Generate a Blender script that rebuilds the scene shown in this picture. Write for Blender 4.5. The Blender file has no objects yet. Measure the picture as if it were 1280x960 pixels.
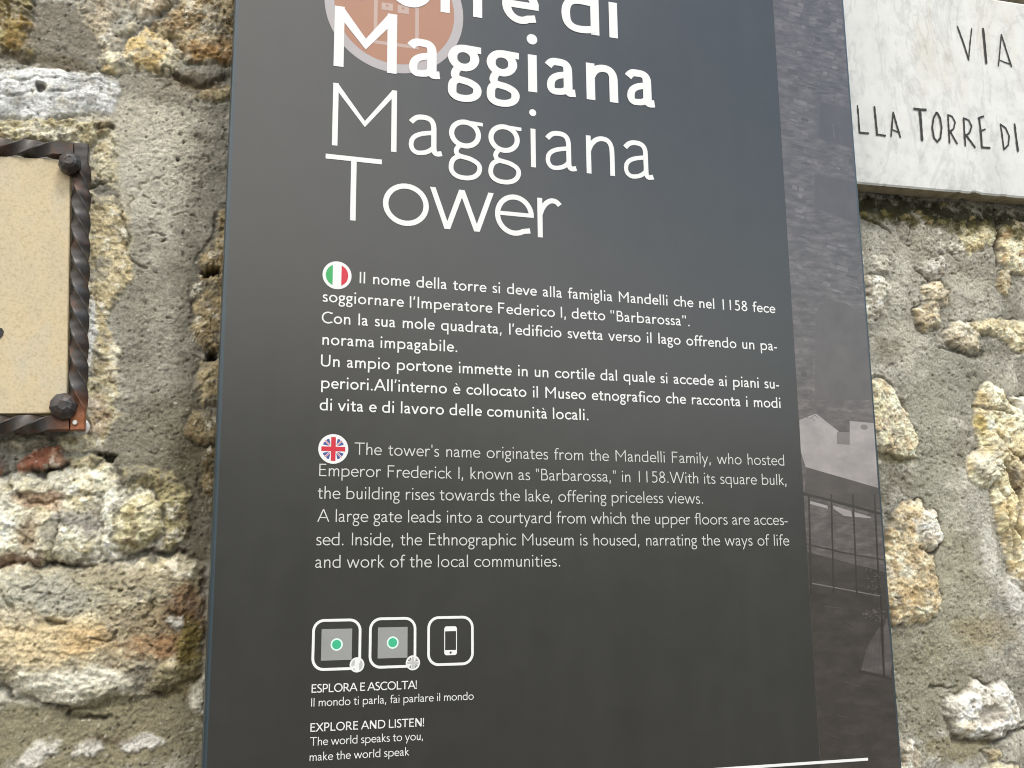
import bpy, math, random
import numpy as np
from mathutils import Matrix, Vector

# ------------------------------------------------------------------ camera, world, sun, exposure
S = bpy.context.scene
COL = S.collection
EYE = 1.45                                    # camera height above the street
RW = np.array([[0.95681989, 0.04498809, 0.28717898],
               [-0.29050581, 0.18233263, 0.93934082],
               [-0.01010295, -0.98220715, 0.18752879]])   # camera (right, down, forward) -> world
FPX = 1308.606                                # focal length in photo pixels (photo 1280 wide)
DIST = 0.83637                                # camera to panel face (panel face is the plane y = 0)
CX = -0.015735
cam_d = bpy.data.cameras.new('camera')
cam = bpy.data.objects.new('camera', cam_d)
COL.objects.link(cam)
cam_d.sensor_width = 36.0
cam_d.lens = FPX * 36.0 / 1280.0
cam_d.clip_start = 0.01
cam_d.clip_end = 3000.0
cam.matrix_world = Matrix(((RW[0, 0], -RW[0, 1], -RW[0, 2], CX),
                           (RW[1, 0], -RW[1, 1], -RW[1, 2], -DIST),
                           (RW[2, 0], -RW[2, 1], -RW[2, 2], EYE),
                           (0, 0, 0, 1)))
S.camera = cam
S.render.resolution_x, S.render.resolution_y = 1024, 768
S.cycles.filter_width = 1.05

SUN_EL, SUN_AZ = math.radians(57), math.radians(161)      # azimuth clockwise from +Y
W = bpy.data.worlds.new('World')
S.world = W
W.use_nodes = True
nt = W.node_tree
nt.nodes.clear()
out = nt.nodes.new('ShaderNodeOutputWorld')
bg = nt.nodes.new('ShaderNodeBackground')
sky = nt.nodes.new('ShaderNodeTexSky')
sky.sky_type = 'NISHITA'
sky.sun_disc = False
sky.sun_elevation = SUN_EL
sky.sun_rotation = SUN_AZ
sky.altitude = 300
sky.ozone_density = 3.0
sky.dust_density = 0.0
sky.air_density = 1.9
tc = nt.nodes.new('ShaderNodeTexCoord')
mp = nt.nodes.new('ShaderNodeMapping')
mp.inputs['Scale'].default_value = (1.0, 1.0, 2.2)
mp.inputs['Location'].default_value = (0.35, 0.1, 0.0)
cn = nt.nodes.new('ShaderNodeTexNoise')
cn.inputs['Scale'].default_value = 1.7
cn.inputs['Detail'].default_value = 6
cr = nt.nodes.new('ShaderNodeMapRange')
cr.interpolation_type = 'SMOOTHSTEP'
cr.inputs['From Min'].default_value = 0.40
cr.inputs['From Max'].default_value = 0.56
cr.inputs['To Min'].default_value = 0.12                    # thin veil even in the gap
mix = nt.nodes.new('ShaderNodeMix')
mix.data_type = 'RGBA'
mix.inputs['B'].default_value = (13.6, 13.2, 12.6, 1)      # bright cloud
nt.links.new(tc.outputs['Generated'], mp.inputs['Vector'])
nt.links.new(mp.outputs['Vector'], cn.inputs['Vector'])
dotn = nt.nodes.new('ShaderNodeVectorMath')              # a gap in the clouds, high on the right
dotn.operation = 'DOT_PRODUCT'
dotn.inputs[1].default_value = Vector((0.62, -0.50, 0.62)).normalized()
gap = nt.nodes.new('ShaderNodeMapRange')
gap.interpolation_type = 'SMOOTHSTEP'
gap.inputs['From Min'].default_value = 0.79
gap.inputs['From Max'].default_value = 0.93
gap.inputs['To Min'].default_value = 0.12
gap.inputs['To Max'].default_value = -0.34
addn = nt.nodes.new('ShaderNodeMath')
addn.operation = 'ADD'
nt.links.new(tc.outputs['Generated'], dotn.inputs[0])
nt.links.new(dotn.outputs['Value'], gap.inputs['Value'])
nt.links.new(cn.outputs['Fac'], addn.inputs[0])
nt.links.new(gap.outputs['Result'], addn.inputs[1])
nt.links.new(addn.outputs['Value'], cr.inputs['Value'])
nt.links.new(cr.outputs['Result'], mix.inputs['Factor'])
nt.links.new(sky.outputs['Color'], mix.inputs['A'])
nt.links.new(mix.outputs['Result'], bg.inputs['Color'])
bg.inputs['Strength'].default_value = 0.15
nt.links.new(bg.outputs['Background'], out.inputs['Surface'])

sun_d = bpy.data.lights.new('sun', 'SUN')
sun_d.energy = 1.7
sun_d.angle = math.radians(13)
sun_d.color = (1.0, 0.94, 0.84)
sun = bpy.data.objects.new('sun', sun_d)
COL.objects.link(sun)
to_sun = Vector((math.sin(SUN_AZ) * math.cos(SUN_EL), math.cos(SUN_AZ) * math.cos(SUN_EL), math.sin(SUN_EL)))
sun.rotation_euler = (-to_sun).to_track_quat('-Z', 'Y').to_euler()
sun.location = to_sun * 20

S.view_settings.view_transform = 'Standard'
S.view_settings.look = 'None'
S.view_settings.exposure = 0.42
S.view_settings.gamma = 1.0

# ------------------------------------------------------------------ helpers
def AT(px, py, depth=0.0):
    """where the ray of a photo pixel meets the vertical plane y = depth -> (x, z) in metres"""
    v = RW @ np.array([px - 640.0, py - 480.0, FPX])
    s = (DIST + depth) / v[1]
    return (v[0] * s + CX, v[2] * s + EYE)

def lin(c):
    r = []
    for v in c[:3]:
        v = v / 255.0
        r.append(v / 12.92 if v <= 0.04045 else ((v + 0.055) / 1.055) ** 2.4)
    return np.array(r)

def tag(o, label=None, cat=None, group=None, kind=None):
    if label: o['label'] = label
    if cat: o['category'] = cat
    if group: o['group'] = group
    if kind: o['kind'] = kind
    return o

def empty(name, loc):
    o = bpy.data.objects.new(name, None)
    o.empty_display_size = 0.05
    COL.objects.link(o)
    o.location = loc
    return o

def mesh_obj(name, verts, faces, mats, parent=None, mat_idx=None, smooth=False):
    me = bpy.data.meshes.new(name)
    me.from_pydata([tuple(v) for v in verts], [], faces)
    for m in (mats if isinstance(mats, (list, tuple)) else [mats]):
        me.materials.append(m)
    if mat_idx is not None:
        me.polygons.foreach_set('material_index', mat_idx)
    if smooth:
        me.polygons.foreach_set('use_smooth', [True] * len(me.polygons))
    me.update()
    o = bpy.data.objects.new(name, me)
    COL.objects.link(o)
    if parent is not None:
        o.parent = parent
        o.matrix_parent_inverse = Matrix.Translation(-parent.location)
    return o

def principled(name):
    m = bpy.data.materials.new(name)
    m.use_nodes = True
    return m, m.node_tree, m.node_tree.nodes['Principled BSDF']

def noise(nt, scale, detail=4, rough=0.55, vec=None, stretch=None):
    n = nt.nodes.new('ShaderNodeTexNoise')
    n.inputs['Scale'].default_value = scale
    n.inputs['Detail'].default_value = detail
    n.inputs['Roughness'].default_value = rough
    if vec is None:
        t = nt.nodes.new('ShaderNodeTexCoord')
        vec = t.outputs['Object']
    if stretch:
        m = nt.nodes.new('ShaderNodeMapping')
        m.inputs['Scale'].default_value = stretch
        nt.links.new(vec, m.inputs['Vector'])
        vec = m.outputs['Vector']
    nt.links.new(vec, n.inputs['Vector'])
    return n

def ramp(nt, src, stops):
    r = nt.nodes.new('ShaderNodeValToRGB')
    el = r.color_ramp.elements
    while len(el) < len(stops):
        el.new(0.5)
    for e, (p, c) in zip(el, stops):
        e.position = p
        e.color = (*c, 1)
    nt.links.new(src, r.inputs['Fac'])
    return r

def print_mat(name, srgb=None, rgb=None, rough=0.36, var=0.10, ior=1.5):
    """ink on the satin panel face: one colour with faint unevenness"""
    m, t, b = principled(name)
    c = tuple(lin(srgb)) if srgb else rgb
    b.inputs['IOR'].default_value = ior
    n = noise(t, 40, 5)
    r = ramp(t, n.outputs['Fac'], [(0.3, tuple(v * (1 - var) for v in c)), (0.7, tuple(min(1, v * (1 + var)) for v in c))])
    t.links.new(r.outputs['Color'], b.inputs['Base Color'])
    n2 = noise(t, 9, 4, stretch=(1, 1, 0.15))
    r2 = t.nodes.new('ShaderNodeMapRange')
    r2.inputs['To Min'].default_value = rough - 0.04
    r2.inputs['To Max'].default_value = rough + 0.05
    t.links.new(n2.outputs['Fac'], r2.inputs['Value'])
    t.links.new(r2.outputs['Result'], b.inputs['Roughness'])
    return m

# ------------------------------------------------------------------ numpy noise
def _hash(ix, iy, seed):
    h = (ix.astype(np.int64) * 374761393 + iy.astype(np.int64) * 668265263 + seed * 974634777) & 0xFFFFFFFF
    h = ((h ^ (h >> 13)) * 1274126177) & 0xFFFFFFFF
    h = (h ^ (h >> 16)) & 0xFFFFFFFF
    return h

def gnoise(x, y, seed=0):
    ix, iy = np.floor(x), np.floor(y)
    fx, fy = x - ix, y - iy
    u = fx * fx * fx * (fx * (fx * 6 - 15) + 10)
    v = fy * fy * fy * (fy * (fy * 6 - 15) + 10)
    def g(a, b):
        ang = _hash(ix + a, iy + b, seed) * (2 * math.pi / 4294967296.0)
        return np.cos(ang) * (fx - a) + np.sin(ang) * (fy - b)
    n0 = g(0, 0) * (1 - u) + g(1, 0) * u
    n1 = g(0, 1) * (1 - u) + g(1, 1) * u
    return (n0 * (1 - v) + n1 * v) * 1.5          # roughly -1..1

def fbm(x, y, wl, octv=4, seed=0, gain=0.5, ridged=False):
    s = np.zeros_like(x); a = 1.0; tot = 0; f = 1.0 / wl
    for k in range(octv):
        n = gnoise(x * f + 17.3 * k, y * f - 9.1 * k, seed + k)
        if ridged:
            n = 1 - 2 * np.abs(n)
        s += a * n; tot += a; a *= gain; f *= 2.03
    return s / tot

def worley(x, y, wl, seed=0):
    X, Y = x / wl, y / wl
    ix, iy = np.floor(X), np.floor(Y)
    d1 = np.full_like(x, 9.0); d2 = np.full_like(x, 9.0); idc = np.zeros_like(x)
    for a in (-1, 0, 1):
        for b in (-1, 0, 1):
            h = _hash(ix + a, iy + b, seed)
            px = ix + a + (h & 0xFFFF) / 65536.0
            py = iy + b + ((h >> 16) & 0xFFFF) / 65536.0
            d = np.hypot(px - X, py - Y)
            closer = d < d1
            d2 = np.where(closer, d1, np.minimum(d2, d))
            idc = np.where(closer, (h % 1000) / 1000.0, idc)
            d1 = np.where(closer, d, d1)
    return d1, d2, idc

def chips(x, y, wl, seed=0):
    """broken facets: every cell is a small plane with a tilt and a step of its own"""
    X, Y = x / wl, y / wl
    ix, iy = np.floor(X), np.floor(Y)
    d1 = np.full_like(x, 9.0); hh = np.zeros_like(x)
    for a in (-1, 0, 1):
        for b in (-1, 0, 1):
            h = _hash(ix + a, iy + b, seed)
            h2 = _hash(ix + a, iy + b, seed + 77)
            dx = X - (ix + a + (h & 0xFFFF) / 65536.0)
            dy = Y - (iy + b + ((h >> 16) & 0xFFFF) / 65536.0)
            d = np.hypot(dx, dy)
            v = ((h2 & 0xFF) / 127.5 - 1) * dx + (((h2 >> 8) & 0xFF) / 127.5 - 1) * dy + 0.5 * (((h2 >> 16) & 0xFF) / 127.5 - 1)
            c = d < d1
            hh = np.where(c, v, hh); d1 = np.where(c, d, d1)
    return hh

def sst(a, b, x):
    t = np.clip((x - a) / (b - a), 0, 1)
    return t * t * (3 - 2 * t)

def sdf_poly(x, y, poly):
    """signed distance, positive inside"""
    n = len(poly); d = np.full_like(x, 1e9); inside = np.zeros(x.shape, bool)
    for i in range(n):
        x0, y0 = poly[i]; x1, y1 = poly[(i + 1) % n]
        ex, ey = x1 - x0, y1 - y0
        t = np.clip(((x - x0) * ex + (y - y0) * ey) / (ex * ex + ey * ey + 1e-12), 0, 1)
        d = np.minimum(d, np.hypot(x - x0 - t * ex, y - y0 - t * ey))
        cond = (y0 > y) != (y1 > y)
        xi = x0 + (y - y0) / (y1 - y0 + 1e-15) * ex
        inside ^= cond & (x < xi)
    return np.where(inside, d, -d)

def dist_line(x, y, pts):
    d = np.full_like(x, 1e9)
    for (x0, y0), (x1, y1) in zip(pts[:-1], pts[1:]):
        ex, ey = x1 - x0, y1 - y0
        t = np.clip(((x - x0) * ex + (y - y0) * ey) / (ex * ex + ey * ey + 1e-12), 0, 1)
        d = np.minimum(d, np.hypot(x - x0 - t * ex, y - y0 - t * ey))
    return d

# ------------------------------------------------------------------ the rubble wall
WD = 0.080                                        # mean mortar face behind the panel face

def seg(a, b, step):
    n = max(1, int(round((b - a) / step)))
    return list(np.linspace(a, b, n, endpoint=False))

def build_wall():
    xs = np.array(seg(-4.0, -0.9, 0.05) + seg(-0.9, -0.30, 0.006) + seg(-0.30, 0.045, 0.00095) + seg(0.045, 0.59, 0.006)
                  + seg(0.59, 0.94, 0.00095) + seg(0.94, 1.6, 0.006) + seg(1.6, 4.5, 0.05) + [4.5])
    zs = np.array(seg(0.0, 0.75, 0.05) + seg(0.75, 1.18, 0.006) + seg(1.18, 2.12, 0.00095) + seg(2.12, 2.6, 0.006)
                  + seg(2.6, 4.2, 0.05) + [4.2])
    nx, nz = len(xs), len(zs)
    X, Z = np.meshgrid(xs, zs)
    X = X.ravel(); Z = Z.ravel()
    # ---- domain warp for irregular outlines
    wx = 0.007 * fbm(X, Z, 0.030, 4, 11) + 0.0032 * fbm(X, Z, 0.009, 3, 12)
    wz = 0.007 * fbm(X, Z, 0.030, 4, 21) + 0.0032 * fbm(X, Z, 0.009, 3, 22)
    XW, ZW = X + wx, Z + wz
    n_big = fbm(X, Z, 0.10, 4, 31)
    n_mid = fbm(X, Z, 0.030, 5, 41)
    n_fin = fbm(X, Z, 0.007, 4, 51)
    n_grit = fbm(X, Z, 0.0028, 2, 61)
    lum = fbm(X, Z, 0.012, 4, 71, ridged=True)
    w1, w2, wid = worley(XW, ZW, 0.0065, 81)
    p1, p2, pid = worley(X, Z, 0.012, 83)
    # ---- mortar
    rdg = fbm(XW, ZW, 0.026, 3, 91, 0.55, ridged=True)
    n_hi = fbm(X, Z, 0.014, 5, 98, 0.68)
    ch1 = chips(X + 0.5 * wx + 0.002 * n_mid, Z + 0.5 * wz, 0.011, 401)
    ch2 = chips(X + 0.0012 * n_fin, Z - 0.0012 * n_mid, 0.0048, 402)
    ch3 = chips(X, Z, 0.0026, 403)
    fiss = sst(0.74, 0.90, rdg) * sst(-0.05, 0.35, fbm(X, Z, 0.07, 3, 95))      # fine fissures and spalled edges
    gr1 = fbm(X, Z, 0.0050, 2, 87, 0.7)
    zone = 0.10 * fbm(X, Z, 0.045, 3, 88)
    speck = sst(0.46, 0.66, gr1 + zone)                                    # pale grains
    dspeck = sst(0.40, 0.62, -gr1 + 0.16 * fbm(X, Z, 0.03, 3, 89))         # dark grains and pinholes
    H = 0.0036 * n_big + 0.0026 * n_mid + 0.0005 * n_fin + 0.0006 * n_grit - 0.0020 * fiss + (0.0004 * ch1 + 0.0006 * ch2 + 0.0006 * ch3) * (0.25 + 0.85 * sst(-0.2, 0.45, fbm(X, Z, 0.06, 3, 99)))
    peb = sst(0.30, 0.10, p1) * (pid > 0.80)          # sand grains and small pebbles in the mortar
    H += 0.0012 * peb
    pit = sst(0.22, 0.08, w1) * (wid > 0.86)
    H -= 0.0016 * pit
    C = np.empty((len(X), 3))
    t = sst(-0.5, 0.5, n_big + 0.6 * n_mid)[:, None]
    C[:] = lin((144, 140, 126)) * (1 - t) + lin((180, 176, 162)) * t
    bl = fbm(X, Z, 0.045, 6, 97, 0.66)
    t = (0.65 * sst(0.05, 0.34, bl))[:, None]; C = C * (1 - t) + lin((202, 196, 178)) * t     # lime-rich mortar
    t = (0.50 * sst(0.05, 0.34, -bl))[:, None]; C = C * (1 - t) + lin((112, 106, 84)) * t     # grimy mortar
    H += 0.0012 * bl
    C *= (1 + 0.22 * n_hi + 0.30 * n_grit + 0.16 * ch2 + 0.20 * ch3)[:, None]
    C = C * (1 - peb[:, None] * 0.7) + peb[:, None] * 0.7 * lin((196, 190, 172))
    C = C * (1 - 0.45 * pit[:, None])

    def blob(px, py, rx, ry, col, k=1.0, soft=0.6, dh=0.0, ns=0.5, rot=0.0):
        """a patch of another colour (stain, lichen, lime, painted shade) with a ragged edge"""
        nonlocal C, H
        cx, cz = AT(px, py, WD); rx *= 0.00073; ry *= 0.00073
        r = 1.9 * max(rx, ry)
        m = (np.abs(X - cx) < r) & (np.abs(Z - cz) < r)
        c_, s_ = math.cos(rot), math.sin(rot)
        dx, dz = XW[m] - cx, ZW[m] - cz
        q = np.hypot((dx * c_ + dz * s_) / rx, (-dx * s_ + dz * c_) / ry) + ns * (0.6 * n_mid[m] + 1.2 * n_hi[m])
        a = k * sst(1.0 + soft * 0.5, 1.0 - soft * 0.5, q)
        cc = lin(col) * (1 + 0.25 * n_fin[m] + 0.25 * n_grit[m])[:, None]
        C[m] = C[m] * (1 - a[:, None]) + cc * a[:, None]
        H[m] += dh * a

    def stone(poly, cols, h=0.010, edge=0.010, amp=0.003, chip=1.0, wl=0.03, strat=0.0, lump=0.0, gap=0.6, seed=0, facet=0.0, smear=0.0):
        """one stone of the wall: cols = 2 or 3 sRGB colours mixed by noise"""
        nonlocal C, H
        pts = [AT(px, py, WD) for px, py in poly]
        a = np.array(pts)
        m = ((X > a[:, 0].min() - 0.02) & (X < a[:, 0].max() + 0.02) & (Z > a[:, 1].min() - 0.02) & (Z < a[:, 1].max() + 0.02))
        if not m.any(): return
        x, z = X[m], Z[m]
        sd = sdf_poly(XW[m], ZW[m], pts)
        sd = sd + 0.0040 * n_mid[m] + 0.0024 * n_fin[m]
        ins = sst(-0.0014, 0.0030, sd)
        prof = 0.45 * h * sst(-0.001, edge, sd) ** 0.7
        nn = fbm(x, z, wl, 5, 100 + seed, 0.55)
        hs = prof + 0.6 * amp * nn * sst(-0.001, edge * 0.6, sd)
        if strat:
            hs += strat * fbm(x * 0.22, z + 0.1 * x, 0.008, 4, 130 + seed, 0.55, ridged=True) * ins
        if lump:
            hs += lump * (1 - np.minimum(w1[m], 1.0)) * ins
        if facet:
            d1, d2, idc = worley(x + wx[m] * 1.5, z + wz[m] * 1.5, wl * 1.3, 140 + seed)
            hs += 0.55 * facet * (idc - 0.5 + (d2 - d1) * 0.25) * sst(0, edge, sd)
        hs += chip * (0.0004 * n_fin[m] + 0.0005 * n_grit[m] + 0.0012 * ch1[m] + 0.0008 * ch2[m] + 0.0005 * ch3[m]) - 0.0022 * fiss[m]
        base = H[m]
        groove = gap * 0.0036 * np.exp(-((sd + 0.0012) / 0.0014) ** 2) * sst(-0.35, 0.3, fbm(x, z, 0.025, 3, 160 + seed))
        H[m] = base * (1 - ins) + (hs + 0.3 * base) * ins - groove
        t1 = sst(-0.16, 0.18, fbm(x, z, wl * 1.0, 6, 180 + seed, 0.66))[:, None]
        cc = lin(cols[0]) * (1 - t1) + lin(cols[1]) * t1
        if len(cols) > 2:
            t2 = sst(0.10, 0.24, fbm(x, z, wl * 0.8, 6, 200 + seed, 0.66))[:, None]
            cc = cc * (1 - t2) + lin(cols[2]) * t2
        mo = fbm(x, z, 0.011, 5, 260 + seed, 0.7) + 0.9 * fbm(x, z, 0.045, 3, 270 + seed)
        t3 = (0.62 * sst(0.20, 0.36, mo))[:, None]                         # dirt and lichen settled in patches
        cc = cc * (1 - t3) + (lin((118, 96, 66)) if seed % 2 else lin((126, 122, 112))) * t3
        hs -= 0.0007 * t3[:, 0]
        t4 = (0.55 * sst(0.22, 0.40, -mo))[:, None]                        # freshly chipped, pale
        cc = cc * (1 - t4) + lin((240, 234, 214)) * t4
        if strat:
            cc *= (1 + 0.22 * fbm(x * 0.2, z + 0.1 * x, 0.006, 4, 220 + seed))[:, None]
        cc *= (1.12 + 0.26 * n_hi[m] + 0.22 * n_grit[m] + 0.10 * ch2[m] + 0.12 * ch3[m])[:, None]
        k = ins
        smear = max(smear, 0.55)
        if smear:                                   # mortar smeared over part of the stone
            k = ins * (1 - smear * sst(0.08, 0.28, fbm(x, z, 0.022, 6, 240 + seed, 0.66)))
        k = k[:, None]
        C[m] = C[m] * (1 - k) + cc * k
        g = (groove / 0.0045 * sst(-0.4, 0.3, n_mid[m]))[:, None]
        C[m] = C[m] * (1 - 0.6 * g) + lin((52, 44, 30)) * 0.6 * g

    def crack(pts, depth=0.005, width=0.0012, dark=0.7):
        nonlocal C, H
        q = [AT(px, py, WD) for px, py in pts]
        a = np.array(q)
        m = ((X > a[:, 0].min() - 0.01) & (X < a[:, 0].max() + 0.01) & (Z > a[:, 1].min() - 0.01) & (Z < a[:, 1].max() + 0.01))
        d = dist_line(XW[m] , ZW[m], q)
        k = np.exp(-(d / width) ** 2) * (0.6 + 0.5 * np.clip(n_mid[m] + 0.4, 0, 1))
        H[m] -= depth * k
        C[m] = C[m] * (1 - dark * k[:, None]) + lin((50, 44, 30)) * dark * k[:, None]

    def hole(px, py, rx, ry, depth=0.012):
        nonlocal C, H
        cx, cz = AT(px, py, WD); rx *= 0.00073; ry *= 0.00073
        m = (np.abs(X - cx) < rx * 2) & (np.abs(Z - cz) < ry * 2)
        q = np.hypot((XW[m] - cx) / rx, (ZW[m] - cz) / ry) + 0.9 * n_hi[m] + 0.5 * n_mid[m]
        k = sst(1.25, 0.55, q)
        H[m] -= depth * k
        C[m] = C[m] * (1 - 0.75 * k[:, None]) + lin((45, 40, 28)) * 0.75 * k[:, None]

    # ---- generic stones where the photograph does not reach
    far = (X < -0.33) | (X > 0.97) | (Z < 1.2) | (Z > 2.13) | ((X > 0.06) & (X < 0.6))
    gx, gz = X / 0.17, Z / 0.105
    row = np.floor(gz); gx = gx + 0.5 * (row % 2)
    g1, g2, gid = worley(gx + 12 * wx, gz + 16 * wz, 1.0, 301)
    e = (g2 - g1)
    k = sst(0.10, 0.32, e) * far
    hs = 0.016 * sst(0.10, 0.5, e) ** 0.7 + 0.004 * n_mid
    H = H * (1 - k) + hs * k
    pal = np.array([lin(c) for c in [(205, 190, 155), (180, 165, 135), (215, 205, 185), (165, 155, 135), (190, 165, 115), (200, 198, 190)]])
    cc = pal[(gid * 5.99).astype(int)] * (1 + 0.25 * n_mid + 0.15 * n_grit)[:, None]
    C = C * (1 - k[:, None]) + cc * k[:, None]

    # ---- left of the panel: mortar zones, the panel's shade partly painted in
    blob(180, 175, 62, 55, (192, 184, 163), 0.8, 0.9)
    blob(205, 110, 45, 18, (140, 130, 112), 0.6)
    blob(205, 250, 52, 100, (190, 186, 170), 0.65, 0.9)  # pale mortar, lightened further to offset the panel's shadow
    blob(225, 420, 34, 150, (124, 120, 104), 0.7, 0.9)
    blob(170, 400, 14, 90, (128, 122, 104), 0.6, 0.9)
    blob(205, 430, 12, 70, (176, 172, 158), 0.5, 0.9)
    blob(175, 420, 32, 130, (150, 146, 130), 0.55, 0.9)
    blob(190, 560, 75, 60, (126, 120, 100), 0.8, 0.8)
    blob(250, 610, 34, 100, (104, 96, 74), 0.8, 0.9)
    blob(120, 915, 150, 48, (138, 129, 98), 0.9, 0.5)
    blob(268, 250, 34, 130, (118, 114, 100), 0.5, 1.6, 0.0, 0.9)  # dark band beside the panel: its shade painted into the mortar
    blob(150, 300, 14, 60, (196, 184, 150), 0.5, 0.9)
    stone([(-80, -60), (40, -50), (45, 10), (40, 40), (52, 62), (44, 78), (20, 70), (-10, 72), (-80, 80)],
          [(120, 102, 52), (180, 165, 110), (205, 195, 165)], 0.010, 0.012, 0.004, wl=0.018, lump=0.004, seed=1)
    blob(28, 40, 16, 22, (150, 118, 38), 0.75, 0.9)
    blob(48, 68, 14, 12, (96, 84, 30), 0.7, 0.9, 0.002)
    blob(22, 12, 20, 12, (88, 74, 34), 0.7, 0.9)
    blob(85, 45, 46, 46, (128, 120, 104), 0.9, 0.5)
    blob(70, 78, 62, 10, (118, 106, 84), 0.7)
    stone([(84, -40), (160, -40), (158, 10), (142, 32), (150, 52), (128, 60), (112, 40), (98, 20)],
          [(196, 182, 152), (172, 158, 132), (222, 214, 196)], 0.006, 0.012, 0.003, wl=0.022, gap=0.2, seed=2, smear=0.3)
    stone([(157, -40), (240, -40), (214, 6), (200, 18), (172, 25), (160, 8)],
          [(196, 178, 146), (180, 162, 132)], 0.009, 0.008, 0.003, wl=0.02, seed=3, facet=0.003)
    stone([(150, 30), (168, 24), (172, 36), (160, 48), (148, 44)], [(150, 146, 132), (190, 180, 150)], 0.006, 0.006, 0.002, wl=0.012, seed=4)
    stone([(205, 18), (240, -30), (300, -30), (300, 78), (262, 84), (232, 78), (222, 52), (190, 42)],
          [(150, 126, 86), (188, 170, 130), (110, 96, 66)], 0.008, 0.010, 0.004, wl=0.018, lump=0.003, seed=5)
    blob(262, 66, 26, 14, (176, 130, 54), 0.7, 0.9)
    stone([(128, 62), (150, 64), (182, 36), (216, 46), (230, 66), (226, 92), (210, 98), (180, 90), (150, 92), (130, 86)],
          [(212, 186, 124), (226, 214, 180), (190, 160, 96)], 0.013, 0.012, 0.003, wl=0.03, facet=0.006, gap=0.8, seed=6)
    crack([(222, 100), (250, 108), (275, 100), (284, 96)], 0.007, 0.003)
    blob(246, 104, 34, 12, (104, 88, 62), 0.7)
    stone([(240, 118), (262, 108), (290, 104), (292, 124), (262, 126)], [(176, 162, 122), (150, 136, 98)], 0.006, 0.006, 0.003, wl=0.02, seed=7)
    stone([(-90, 96), (60, 84), (128, 92), (152, 100), (146, 124), (136, 142), (60, 146), (-90, 148)],
          [(206, 207, 206), (226, 227, 226), (176, 177, 176)], 0.006, 0.016, 0.0012, wl=0.05, strat=0.0012, gap=0.35, seed=8, chip=0.35)
    hole(50, 112, 6, 5, 0.006)
    crack([(-20, 122), (60, 118), (100, 112)], 0.002, 0.001, 0.4)
    crack([(0, 104), (70, 100), (130, 104)], 0.002, 0.001, 0.4)
    stone([(-90, 150), (40, 148), (110, 152), (146, 152), (140, 168), (112, 182), (-90, 182)],
          [(178, 166, 126), (150, 138, 100), (206, 196, 160)], 0.007, 0.008, 0.002, wl=0.012, lump=0.005, gap=0.3, seed=9)
    crack([(118, 166), (132, 160), (146, 154)], 0.005, 0.002)
    stone([(110, 190), (148, 160), (146, 205), (150, 240), (132, 232), (112, 234)], [(186, 172, 132), (206, 196, 164)], 0.004, 0.008, 0.0025, wl=0.015, gap=0.2, seed=10)
    crack([(112, 234), (124, 230), (139, 224)], 0.005, 0.0014)
    stone([(128, 222), (140, 222), (139, 228), (129, 229)], [(214, 206, 186), (196, 186, 160)], 0.005, 0.004, 0.001, wl=0.01, seed=11)
    stone([(110, 236), (146, 244), (160, 285), (166, 322), (172, 342), (150, 372), (132, 400), (150, 440), (146, 470), (100, 470), (100, 330)],
          [(208, 192, 148), (192, 174, 128), (166, 150, 112)], 0.0045, 0.008, 0.0018, wl=0.02, gap=0.25, seed=12)
    crack([(146, 246), (150, 268), (160, 292), (160, 312), (172, 328), (186, 332)], 0.003, 0.0012, 0.6)
    stone([(147, 282), (158, 286), (160, 300), (150, 302)], [(150, 140, 112), (132, 122, 96)], 0.004, 0.004, 0.001, wl=0.01, seed=13)
    blob(109, 440, 6, 70, (236, 234, 226), 0.9, 0.5, 0.001, 0.7)
    blob(107, 372, 5, 22, (228, 222, 206), 0.8, 0.5, 0.001, 0.7)
    hole(223, 198, 4, 3, 0.004)
    stone([(276, 262), (268, 300), (250, 322), (246, 352), (242, 400), (248, 440), (300, 440), (300, 262)],
          [(150, 130, 90), (176, 156, 112), (112, 94, 62)], 0.007, 0.008, 0.003, wl=0.014, gap=0.9, seed=14)
    stone([(238, 352), (252, 350), (252, 368), (240, 374)], [(112, 106, 90), (92, 86, 70)], 0.006, 0.005, 0.001, wl=0.01, seed=15)
    hole(263, 341, 10, 7, 0.016)
    hole(264, 444, 9, 9, 0.02)
    stone([(246, 452), (262, 448), (280, 452), (278, 500), (256, 510), (242, 488)], [(166, 148, 106), (190, 172, 128)], 0.010, 0.010, 0.002, wl=0.02, gap=1.0, seed=16)
    stone([(240, 508), (262, 514), (290, 508), (290, 560), (250, 556), (234, 540)], [(122, 108, 74), (150, 136, 98)], 0.006, 0.010, 0.003, wl=0.02, seed=17)
    stone([(246, 570), (264, 560), (290, 560), (290, 660), (262, 640), (250, 610)], [(100, 86, 56), (138, 120, 82)], 0.004, 0.010, 0.004, wl=0.016, seed=18)
    # below the framed tile
    stone([(108, 470), (146, 470), (148, 520), (126, 560), (100, 568), (70, 560), (72, 545), (106, 540)],
          [(196, 184, 144), (176, 162, 122), (212, 204, 176)], 0.004, 0.008, 0.0025, wl=0.016, gap=0.2, seed=19)
    blob(122, 520, 12, 20, (206, 166, 134), 0.35)
    stone([(8, 548), (30, 540), (58, 543), (66, 558), (40, 566), (14, 562)], [(158, 150, 130), (196, 188, 166)], 0.010, 0.006, 0.002, wl=0.012, gap=0.8, seed=20)
    stone([(20, 572), (46, 566), (74, 558), (84, 578), (66, 586), (38, 592), (24, 597), (22, 586)],
          [(176, 110, 78), (150, 92, 64), (196, 150, 116)], 0.009, 0.004, 0.0012, wl=0.02, gap=1.0, seed=21)
    stone([(-60, 572), (4, 572), (10, 582), (2, 600), (-60, 606)], [(176, 118, 84), (150, 100, 72)], 0.007, 0.004, 0.0015, wl=0.02, gap=0.9, seed=22)
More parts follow.
